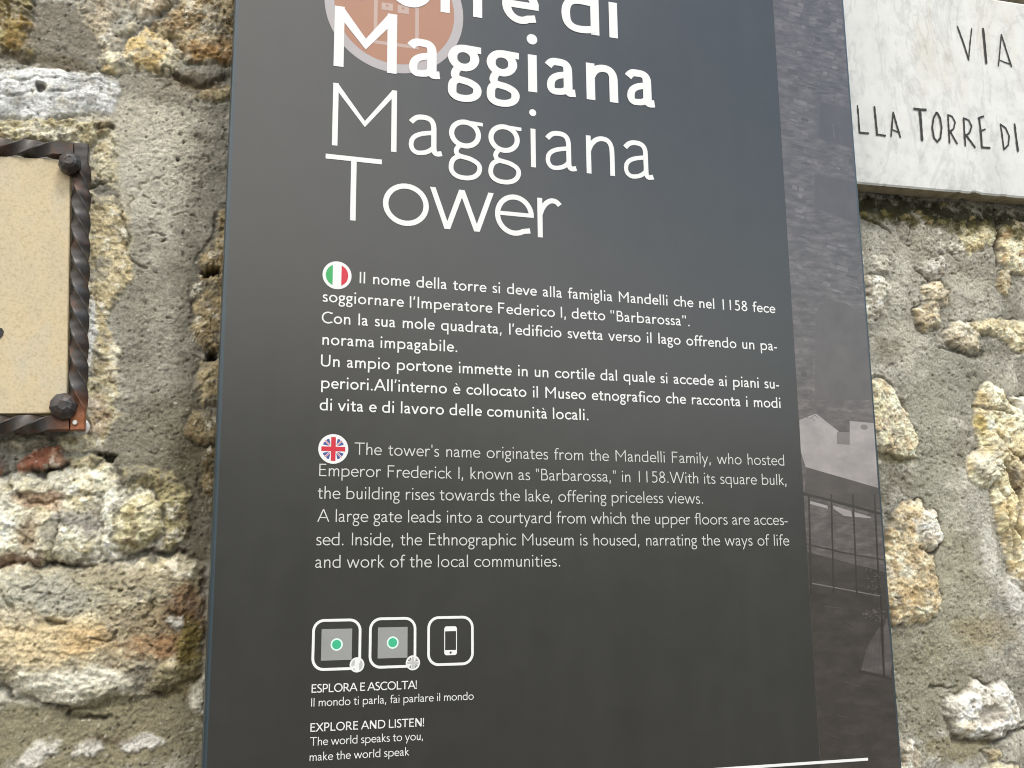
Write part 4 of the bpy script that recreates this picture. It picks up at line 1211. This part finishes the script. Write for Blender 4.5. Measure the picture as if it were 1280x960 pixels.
def flag(cx, cz, r, kind, mono, parent):
    p = Print(0.00030, 0.00003)
    p.poly(arc(cx, cz, r, r, 0, 354, 60), 0, 0)
    mats = [M_white] + ([M_grey, M_grey, M_midgrey] if mono else ([M_green, M_red, M_blue]))
    if kind == 'italian':
        p.poly(seg_poly(cx, cz, r * 0.78, -r * 0.78, -r * 0.30), 1, 1)
        p.poly(seg_poly(cx, cz, r * 0.78, r * 0.30, r * 0.78), 1, 2)
    else:
        rr = r * 0.80
        for s in (0, 90, 180, 270):
            for a0, a1 in ((22, 41), (49, 68)):
                pts = [(cx + q * rr * math.cos(math.radians(a + s)), cz + q * rr * math.sin(math.radians(a + s)))
                       for q, a in ((0.42, (a0 + a1) / 2 + (3 if a0 < 40 else -3)), (0.92, a0), (0.97, (a0 + a1) / 2), (0.92, a1))]
                p.poly(pts, 1, 3)
            a = math.radians(45 + s)
            p.stroke([(cx + 0.42 * rr * math.cos(a), cz + 0.42 * rr * math.sin(a)), (cx + rr * math.cos(a), cz + rr * math.sin(a))], r * 0.045, False, 2, 2)
        hb = r * 0.155
        p.poly([(cx - rr, cz - hb), (cx + rr, cz - hb), (cx + rr, cz + hb), (cx - rr, cz + hb)], 3, 2)
        p.poly([(cx - hb, cz - rr), (cx + hb, cz - rr), (cx + hb, cz + rr), (cx - hb, cz + rr)], 4, 2)
    p.build('flag_badge', mats, parent)

x, z = AT(421.3, 344.2); flag(x, z, 0.0119, 'italian', False, sign)
x, z = AT(416.6, 561.2); flag(x, z, 0.0119, 'british', False, sign)

def rrect(x0, x1, z0, z1, r, n=8):
    pts = []
    for cx, cz, a in ((x1 - r, z1 - r, 0), (x0 + r, z1 - r, 90), (x0 + r, z0 + r, 180), (x1 - r, z0 + r, 270)):
        pts += arc(cx, cz, r, r, a, a + 90, n)
    return pts

def icons():
    M_tile = print_mat('light_grey_ink', rgb=(0.27, 0.27, 0.265), var=0.06)
    M_dot = print_mat('turquoise_ink', rgb=(0.04, 0.40, 0.21), var=0.04)
    M_halo = print_mat('mint_ink', rgb=(0.62, 0.80, 0.72), var=0.03)
    for k, (a, b, c, d) in enumerate([(389.7, 451.5, 773.5, 838), (461, 520.3, 771.5, 835.2), (534, 592, 770, 832)]):
        mx_, my_ = (a + b) / 2, (c + d) / 2
        x0, x1 = AT(a, my_)[0], AT(b, my_)[0]; z1, z0 = AT(mx_, c)[1], AT(mx_, d)[1]
        p = Print(0.00020, 0.00003)
        wd = 0.0021
        p.stroke(rrect(x0 + wd / 2, x1 - wd / 2, z0 + wd / 2, z1 - wd / 2, 0.0082), wd, True, 0, 0)
        cx, cz = (x0 + x1) / 2, (z0 + z1) / 2
        fr = p.build('icon_frame', [M_white], sign)
        if k < 2:
            p = Print(0.00020, 0.00003)
            s = 0.0118
            p.poly([(cx - s, cz - s), (cx + s, cz - s), (cx + s, cz + s), (cx - s, cz + s)], 0, 0)
            p.poly(arc(cx, cz, 0.0047, 0.0047, 0, 350, 36), 1, 1)
            p.poly(arc(cx, cz, 0.0035, 0.0035, 0, 350, 36), 2, 2)
            q = p.build('code_tile', [M_tile, M_halo, M_dot], fr)
            q.matrix_parent_inverse = fr.matrix_parent_inverse.inverted() if False else Matrix.Identity(4)
            bx, bz = AT(446.2, 831) if k == 0 else AT(516, 828.5)
            flag(bx, bz, 0.0057, 'italian' if k == 0 else 'british', True, fr)
        else:
            p = Print(0.00020, 0.00003)
            hw, hh = 0.0052, 0.0112
            p.poly(rrect(cx - hw, cx + hw, cz - hh, cz + hh, 0.002), 0, 0)
            p.poly([(cx - hw + 0.0007, cz - hh + 0.0040), (cx + hw - 0.0007, cz - hh + 0.0040), (cx + hw - 0.0007, cz + hh - 0.0038), (cx - hw + 0.0007, cz + hh - 0.0038)], 1, 1)
            p.poly(arc(cx, cz - hh + 0.0020, 0.0009, 0.0009, 0, 340, 14), 1, 1)
            p.build('phone_pictogram', [M_white, M_face], fr)
icons()
for o in list(COL.objects):                       # grandchildren keep their own coordinates
    if o.parent and o.parent.type == 'MESH':
        o.matrix_parent_inverse = Matrix.Identity(4)

p = Print(0.00025)
zd = np.mean([AT(960, 956.4)[1], AT(1084, 949.8)[1]])
p.poly([(AT(395, 955)[0], zd - 0.0012), (AT(1085, 950)[0], zd - 0.0012), (AT(1085, 950)[0], zd + 0.0012), (AT(395, 955)[0], zd + 0.0012)])
p.build('divider_line', M_white, sign)

# ------------------------------------------------------------------ marble street name plaque
def marble():
    face = 0.053
    bl, br = AT(1075, 229.5, face), AT(1280, 247.5, face)
    th = math.atan2(br[1] - bl[1], br[0] - bl[0])
    ux = np.array([math.cos(th), math.sin(th)]); uz = np.array([-math.sin(th), math.cos(th)])
    ztop = (np.array(AT(1250, 0, face)) - np.array(bl)) @ uz
    root = empty('street_name_plaque', (bl[0], face, bl[1]))
    tag(root, 'white marble street name slab with black carved letters beside the dark panel', 'plaque')
    # slab with a chipped, uneven lower edge
    xs_ = np.linspace(-0.20, 0.42, 249)
    V, F = [], []
    rows = [0.0, 0.002, 0.006] + list(np.linspace(0.02, ztop - 0.006, 40)) + [ztop - 0.002, ztop]
    X = np.array([x for z in rows for x in xs_]); Zr = np.array([z for z in rows for x in xs_])
    chip = np.maximum(0, fbm(X, X * 0 + 0.3, 0.02, 4, 901) - 0.12) * 0.010
    edge = np.minimum(Zr, ztop - Zr)
    rnd_ = 0.0012 * (1 - sst(0, 0.0022, edge))
    dy = rnd_ + 0.0004 * fbm(X, Zr, 0.05, 4, 902) + 0.00015 * fbm(X, Zr, 0.006, 3, 903)
    Zc = Zr + np.where(Zr < 0.01, chip * (1 - Zr / 0.01), 0)
    P2 = np.array(bl)[None] + X[:, None] * ux + Zc[:, None] * uz
    n = len(xs_)
    V = [(P2[i, 0], face + dy[i], P2[i, 1]) for i in range(len(X))]
    for r_ in range(len(rows) - 1):
        for i in range(n - 1):
            k = r_ * n + i; F.append((k, k + 1, k + n + 1, k + n))
    nb = len(V); back = face + 0.021
    V += [(v_[0], back, v_[2]) for v_ in V[:n]] + [(v_[0], back, v_[2]) for v_ in V[nb - n:nb]]
    for i in range(n - 1):
        F.append((nb + i, nb + i + 1, i + 1, i))
        F.append((nb - n + i, nb - n + i + 1, nb + n + i + 1, nb + n + i))
    F.append(tuple([r_ * n for r_ in range(len(rows))][::-1] + [nb, nb + n])[::1])
    F.append(tuple([r_ * n + n - 1 for r_ in range(len(rows))] + [nb + 2 * n - 1, nb + n - 1]))
    nfront = (len(rows) - 1) * (n - 1)
    mi = [0] * nfront + [1] * (len(F) - nfront)
    m, t, b = principled('veined_white_marble')
    n1 = noise(t, 9, 7, 0.6, stretch=(1.6, 1, 0.7))
    r1 = ramp(t, n1.outputs['Fac'], [(0.28, (0.50, 0.50, 0.48)), (0.42, (0.60, 0.60, 0.58)), (0.55, (0.65, 0.65, 0.63)), (0.74, (0.57, 0.54, 0.48))])
    n2 = noise(t, 60, 6, 0.7)
    r2 = ramp(t, n2.outputs['Fac'], [(0.25, (0.80, 0.79, 0.77)), (0.5, (1, 1, 1)), (0.8, (1.06, 1.05, 1.02))])
    mx = t.nodes.new('ShaderNodeMix'); mx.data_type = 'RGBA'; mx.blend_type = 'MULTIPLY'; mx.inputs['Factor'].default_value = 1
    t.links.new(r1.outputs['Color'], mx.inputs['A']); t.links.new(r2.outputs['Color'], mx.inputs['B'])
    n3 = noise(t, 5, 8, 0.65, stretch=(2.4, 1, 1.0))
    n3.inputs['Distortion'].default_value = 1.4
    r3 = ramp(t, n3.outputs['Fac'], [(0.47, (1, 1, 1)), (0.50, (0.80, 0.80, 0.80)), (0.53, (1, 1, 1))])
    mx2 = t.nodes.new('ShaderNodeMix'); mx2.data_type = 'RGBA'; mx2.blend_type = 'MULTIPLY'; mx2.inputs['Factor'].default_value = 0.8
    t.links.new(mx.outputs['Result'], mx2.inputs['A']); t.links.new(r3.outputs['Color'], mx2.inputs['B'])
    t.links.new(mx2.outputs['Result'], b.inputs['Base Color'])
    b.inputs['Roughness'].default_value = 0.55
    bp = t.nodes.new('ShaderNodeBump'); bp.inputs['Strength'].default_value = 0.25; bp.inputs['Distance'].default_value = 0.001
    t.links.new(n2.outputs['Fac'], bp.inputs['Height']); t.links.new(bp.outputs['Normal'], b.inputs['Normal'])
    m2, t2, b2 = principled('grimy_marble_edge')
    n4 = noise(t2, 70, 6, 0.7)
    r4 = ramp(t2, n4.outputs['Fac'], [(0.3, (0.16, 0.13, 0.08)), (0.7, (0.40, 0.35, 0.25))])
    t2.links.new(r4.outputs['Color'], b2.inputs['Base Color']); b2.inputs['Roughness'].default_value = 0.9
    mesh_obj('marble_slab', V, F, [m, m2], root, mi, smooth=False)
    # carved letters, blackened; irregular hand-cut strokes
    p = Print(-face + 0.0006, 0.00004)
    rnd = random.Random(3)
    def px(x, y): return AT(960 + x / 4.0, y / 4.0, face)
    def cut(pts, w0, lvl):                           # writes into the current p
        q = [px(*a) for a in pts]
        fine = []
        for (a, b_) in zip(q[:-1], q[1:]):
            for i in range(6):
                s = i / 6; fine.append((a[0] + (b_[0] - a[0]) * s + rnd.uniform(-1, 1) * 0.00012, a[1] + (b_[1] - a[1]) * s + rnd.uniform(-1, 1) * 0.00012))
        fine.append(q[-1])
        L, R_ = stroke_poly(fine, 1.0)
        out = [[], []]
        for i, c in enumerate(fine):
            ww = w0 * 0.00025 * rnd.uniform(0.82, 1.15) * (0.75 if i in (0, len(fine) - 1) else 1)
            d = np.array(L[i]) - np.array(c); d = d / (np.hypot(*d) + 1e-12)
            out[0].append(np.array(c) + d * ww / 2); out[1].append(np.array(c) - d * ww / 2)
        p.band(out[0], out[1], False, lvl, 0)
    L = [([(945, 130), (975, 215), (1003, 303)], 9), ([(1018, 140), (1008, 220), (1001, 303)], 7), ([(1073, 140), (1082, 230), (1090, 320)], 13),
         ([(1165, 172), (1158, 250), (1150, 332)], 7), ([(1164, 172), (1190, 255), (1216, 337)], 9), ([(1154, 300), (1182, 312), (1208, 322)], 6),
         ([(446, 526), (452, 600), (457, 668)], 8), ([(452, 662), (480, 666), (503, 667)], 8), ([(530, 532), (537, 600), (544, 675)], 10), ([(538, 672), (565, 676), (588, 680)], 8),
         ([(625, 560), (619, 620), (613, 685)], 8), ([(624, 560), (642, 625), (661, 690)], 9), ([(618, 648), (634, 655), (650, 662)], 6),
         ([(725, 544), (758, 548), (791, 550)], 11), ([(757, 548), (764, 630), (769, 706)], 13),
         ([(842, 562), (826, 590), (819, 640), (828, 690), (845, 710), (860, 690), (866, 640), (858, 590), (842, 562)], 9),
         ([(898, 572), (902, 640), (906, 718)], 9), ([(896, 574), (920, 584), (934, 612), (926, 645), (904, 662)], 8), ([(908, 655), (926, 688), (946, 722)], 9),
         ([(976, 588), (980, 660), (985, 732)], 9), ([(974, 590), (1002, 602), (1016, 632), (1006, 665), (984, 680)], 8), ([(986, 672), (1010, 705), (1035, 740)], 10),
         ([(1054, 590), (1062, 660), (1068, 742)], 10), ([(1048, 594), (1064, 586), (1078, 582)], 9), ([(1058, 656), (1072, 652), (1086, 646)], 8), ([(1064, 736), (1086, 739), (1110, 740)], 9),
         ([(1160, 618), (1170, 685), (1178, 750)], 9), ([(1158, 620), (1186, 640), (1204, 680), (1200, 725), (1176, 750)], 8), ([(1231, 618), (1239, 690), (1248, 760)], 11)]
    mk, tk, bk = principled('black_letter_paint')
    nk = noise(tk, 500, 4)
    rk = ramp(tk, nk.outputs['Fac'], [(0.3, (0.014, 0.014, 0.013)), (0.8, (0.05, 0.048, 0.044))])
    tk.links.new(rk.outputs['Color'], bk.inputs['Base Color']); bk.inputs['Roughness'].default_value = 0.8
    for part in (L[:6], L[6:]):
        p = Print(-face + 0.0006, 0.00004)
        for i, (pts, w0) in enumerate(part): cut(pts, w0, i % 5)
        p.build('carved_lettering', mk, root)
marble()

# ------------------------------------------------------------------ stone tile in a twisted iron frame
def framed_tile():
    face = 0.058
    tr = np.array(AT(88.5, 200, face)); brc = np.array(AT(83.5, 516.5, face))
    dn = brc - tr; Ht = float(np.hypot(*dn)); dn = dn / Ht
    ri = np.array([-dn[1], dn[0]])                     # towards the right
    if ri[0] < 0: ri = -ri
    Wt = 0.30
    root = empty('framed_stone_tile', (float(brc[0]), face, float(brc[1])))
    tag(root, 'beige stone house tile held in a twisted wrought iron frame on the rubble wall', 'plaque')
    def L(u, v_, y): q = tr + ri * u + dn * v_; return (float(q[0]), y, float(q[1]))
    # tile
    m, t, b = principled('honed_beige_stone')
    n1 = noise(t, 9, 7, 0.58, stretch=(1.6, 1, 0.6))
    r1 = ramp(t, n1.outputs['Fac'], [(0.30, (0.42, 0.415, 0.36)), (0.46, (0.47, 0.43, 0.33)), (0.58, (0.54, 0.44, 0.28)), (0.74, (0.47, 0.40, 0.28))])
    n2 = noise(t, 420, 4, 0.7)
    r2 = ramp(t, n2.outputs['Fac'], [(0.25, (0.74, 0.70, 0.62)), (0.5, (1, 1, 1)), (0.8, (1.12, 1.12, 1.10))])
    mx = t.nodes.new('ShaderNodeMix'); mx.data_type = 'RGBA'; mx.blend_type = 'MULTIPLY'; mx.inputs['Factor'].default_value = 1
    t.links.new(r1.outputs['Color'], mx.inputs['A']); t.links.new(r2.outputs['Color'], mx.inputs['B'])
    t.links.new(mx.outputs['Result'], b.inputs['Base Color']); b.inputs['Roughness'].default_value = 0.6
    bp = t.nodes.new('ShaderNodeBump'); bp.inputs['Strength'].default_value = 0.2; bp.inputs['Distance'].default_value = 0.0006
    t.links.new(n2.outputs['Fac'], bp.inputs['Height']); t.links.new(bp.outputs['Normal'], b.inputs['Normal'])
    bv, th = 0.0008, 0.014
    V = [L(-Wt, 0, face + bv), L(0, 0, face + bv), L(0, Ht, face + bv), L(-Wt, Ht, face + bv),
         L(-Wt + bv, bv, face), L(-bv, bv, face), L(-bv, Ht - bv, face), L(-Wt + bv, Ht - bv, face),
         L(-Wt, 0, face + th), L(0, 0, face + th), L(0, Ht, face + th), L(-Wt, Ht, face + th)]
    F = [(4, 7, 6, 5), (0, 4, 5, 1), (1, 5, 6, 2), (2, 6, 7, 3), (3, 7, 4, 0), (0, 1, 9, 8), (1, 2, 10, 9), (2, 3, 11, 10), (3, 0, 8, 11), (8, 9, 10, 11)]
    mesh_obj('stone_tile', V, F, m, root)
    # the end of a painted figure at the photograph's edge
    mk = print_mat('black_glaze', rgb=(0.015, 0.015, 0.016), rough=0.3)
    pts = [(-14, 412), (-6, 411), (2, 410), (5, 414), (4, 419), (0, 424), (-8, 427), (-16, 425)]
    q = [AT(x, y, face) for x, y in pts]
    k = [(a[0], face - 0.0004, a[1]) for a in q]
    mesh_obj('painted_figure', k, [tuple(range(len(k)))], mk, root)
    # iron
    mi_, ti, bi = principled('forged_iron_with_rust')
    ni = noise(ti, 55, 6, 0.65)
    ri_ = ramp(ti, ni.outputs['Fac'], [(0.34, (0.066, 0.064, 0.065)), (0.52, (0.044, 0.037, 0.034)), (0.62, (0.085, 0.046, 0.032)), (0.76, (0.15, 0.055, 0.028))])
    at = ti.nodes.new('ShaderNodeAttribute'); at.attribute_name = 'rust'
    nr = noise(ti, 120, 5, 0.7)
    rr = ramp(ti, nr.outputs['Fac'], [(0.3, (0.22, 0.07, 0.028)), (0.6, (0.34, 0.12, 0.045)), (0.8, (0.12, 0.035, 0.02))])
    mxr = ti.nodes.new('ShaderNodeMix'); mxr.data_type = 'RGBA'
    ti.links.new(at.outputs['Fac'], mxr.inputs['Factor']); ti.links.new(ri_.outputs['Color'], mxr.inputs['A']); ti.links.new(rr.outputs['Color'], mxr.inputs['B'])
    ti.links.new(mxr.outputs['Result'], bi.inputs['Base Color'])
    bi.inputs['Metallic'].default_value = 0.30
    r4 = ti.nodes.new('ShaderNodeMapRange'); r4.inputs['To Min'].default_value = 0.30; r4.inputs['To Max'].default_value = 0.56
    ti.links.new(ni.outputs['Fac'], r4.inputs['Value']); ti.links.new(r4.outputs['Result'], bi.inputs['Roughness'])
    bpi = ti.nodes.new('ShaderNodeBump'); bpi.inputs['Strength'].default_value = 0.35; bpi.inputs['Distance'].default_value = 0.0012
    ti.links.new(ni.outputs['Fac'], bpi.inputs['Height']); ti.links.new(bpi.outputs['Normal'], bi.inputs['Normal'])

    hs = 0.0056                                       # half side of the square bar
    prof = []
    for k in range(4):                                # square with eased corners
        a = math.pi / 4 + k * math.pi / 2
        for da in (-0.20, -0.07, 0.07, 0.20):
            rad = hs * 1.41 * (0.955 if abs(da) < 0.1 else 1 / (math.cos(0.785 - 0.20) * 1.41) if True else 1)
            prof.append((rad * math.cos(a + da), rad * math.sin(a + da)))
    yc = face + 0.0015
    pitch = 0.088
    def bar(p0, p1, rust_end):
        """twisted square bar from p0 to p1 in tile coordinates (u, v)"""
        p0, p1 = np.array(p0, float), np.array(p1, float)
        ln = float(np.hypot(*(p1 - p0))); d = (p1 - p0) / ln; s_ = np.array([-d[1], d[0]])
        n = int(ln / 0.0012); V, F, rust = [], [], []
        np_ = len(prof)
        flat = 0.016
        for i in range(n + 1):
            s = i / n * ln
            tw = min(max(s - flat, 0), ln - 2 * flat) / pitch * 2 * math.pi
            # finish on a whole quarter turn so that both ends lie flat
            tot = (ln - 2 * flat) / pitch * 2 * math.pi; tw *= round(tot / (math.pi / 2)) * (math.pi / 2) / tot
            wob = 1 + 0.03 * math.sin(s * 310) + 0.02 * math.sin(s * 737)
            for (a, b_) in prof:
                x_ = (a * math.cos(tw) - b_ * math.sin(tw)) * wob; y_ = (a * math.sin(tw) + b_ * math.cos(tw)) * wob
                q = p0 + d * s + s_ * x_
                V.append(L(q[0], q[1], yc - y_)); 
                rust.append(max(0.0, 1 - abs(s - rust_end) / 0.030) if rust_end is not None else 0.0)
        for i in range(n):
            for k in range(np_):
                a = i * np_ + k; b_ = i * np_ + (k + 1) % np_
                F.append((a, b_, b_ + np_, a + np_))
        F.append(tuple(range(np_))[::-1]); F.append(tuple(range(n * np_, n * np_ + np_)))
        o = mesh_obj('frame_bar', V, F, mi_, root, smooth=True)
        try: o.data.set_sharp_from_angle(angle=math.radians(28))
        except Exception: pass
        a_ = o.data.attributes.new('rust', 'FLOAT', 'POINT'); a_.data.foreach_set('value', np.array(rust, np.float32))
        return o
    g = 0.0083                                        # bar centre line outside the tile edge
    e = hs * 0.96
    bar((g, -g - e), (g, Ht + g + e), Ht + 2 * g + 2 * e - 0.004)     # right
    bar((-Wt - g, -g - e), (-Wt - g, Ht + g + e), None)               # left
    bar((-Wt - g + hs + 0.0006, -g), (g - hs - 0.0006, -g), None)     # top
    bar((-Wt - g + hs + 0.0006, Ht + g), (g - hs - 0.0006, Ht + g), Wt + 2 * g)   # bottom

    def bolt(px, py, r, seed):
        """hammered dome head with facets"""
        cx, cz = AT(px, py, face - 0.010)
        rnd = random.Random(seed); V, F = [], []
        rings = [(1.0, 0.0), (1.02, 0.35), (0.93, 0.62), (0.66, 0.86), (0.36, 0.97)]
        ns = 10
        for rr_, hh in rings:
            for k in range(ns):
                a = 2 * math.pi * k / ns + 0.2
                j = 1 + rnd.uniform(-0.05, 0.05)
                V.append((cx + r * rr_ * j * math.cos(a), face - 0.0045 - 0.0105 * hh * (1 + rnd.uniform(-0.04, 0.04)), cz + r * rr_ * j * math.sin(a)))
        for i in range(len(rings) - 1):
            for k in range(ns):
                a = i * ns + k; b_ = i * ns + (k + 1) % ns; F.append((a, b_, b_ + ns, a + ns))
        F.append(tuple(range((len(rings) - 1) * ns, len(rings) * ns)))
        nb = len(V)                                    # shank down to the tile
        for k in range(ns):
            a = 2 * math.pi * k / ns + 0.2; V.append((cx + r * 0.9 * math.cos(a), face + 0.004, cz + r * 0.9 * math.sin(a)))
        for k in range(ns): F.append((nb + k, nb + (k + 1) % ns, (k + 1) % ns, k))
        mesh_obj('bolt', V, F, mi_, root)
    bolt(87, 202.5, 0.0090, 1)
    bolt(78.5, 507, 0.0105, 2)
    for v_ in (0.002, Ht - 0.002):                     # the two beyond the photograph's edge
        q = tr + ri * (-Wt + 0.002) + dn * v_
        rnd = random.Random(5)
        V, F = [], []
        ns = 10
        for rr_, hh in [(1.0, 0.0), (1.02, 0.35), (0.93, 0.62), (0.66, 0.86), (0.36, 0.97)]:
            for k in range(ns):
                a = 2 * math.pi * k / ns; V.append((float(q[0]) + 0.0095 * rr_ * math.cos(a), face - 0.0045 - 0.0105 * hh, float(q[1]) + 0.0095 * rr_ * math.sin(a)))
        for i in range(4):
            for k in range(ns):
                a = i * ns + k; b_ = i * ns + (k + 1) % ns; F.append((a, b_, b_ + ns, a + ns))
        F.append(tuple(range(40, 50)))
        nb = len(V)
        for k in range(ns):
            a = 2 * math.pi * k / ns; V.append((float(q[0]) + 0.0085 * math.cos(a), face + 0.004, float(q[1]) + 0.0085 * math.sin(a)))
        for k in range(ns): F.append((nb + k, nb + (k + 1) % ns, (k + 1) % ns, k))
        mesh_obj('bolt', V, F, mi_, root)
    # small wall screw with a pale washer at the lower right corner
    mw, tw_, bw = principled('zinc_washer')
    nw = noise(tw_, 300, 3); rw_ = ramp(tw_, nw.outputs['Fac'], [(0.3, (0.45, 0.42, 0.38)), (0.7, (0.68, 0.66, 0.62))])
    tw_.links.new(rw_.outputs['Color'], bw.inputs['Base Color']); bw.inputs['Metallic'].default_value = 0.5; bw.inputs['Roughness'].default_value = 0.4
    def disc(name, px, py, r, y0, y1, mat):
        cx, cz = AT(px, py, y0); n = 24
        V = [(cx + r * math.cos(2 * math.pi * k / n), y0, cz + r * math.sin(2 * math.pi * k / n)) for k in range(n)]
        V += [(cx + r * 0.75 * math.cos(2 * math.pi * k / n), y0 - 0.0006, cz + r * 0.75 * math.sin(2 * math.pi * k / n)) for k in range(n)]
        V += [(cx + r * math.cos(2 * math.pi * k / n), y1, cz + r * math.sin(2 * math.pi * k / n)) for k in range(n)]
        F = [tuple(range(n, 2 * n))] + [(k, (k + 1) % n, n + (k + 1) % n, n + k) for k in range(n)] + [(2 * n + k, 2 * n + (k + 1) % n, (k + 1) % n, k) for k in range(n)]
        mesh_obj(name, V, F, mat, root)
    disc('washer', 101, 533.5, 0.0068, face + 0.0085, face + 0.0125, mw)
    disc('screw_head', 93.5, 528, 0.0021, face - 0.0055, face + 0.002, mw)
framed_tile()
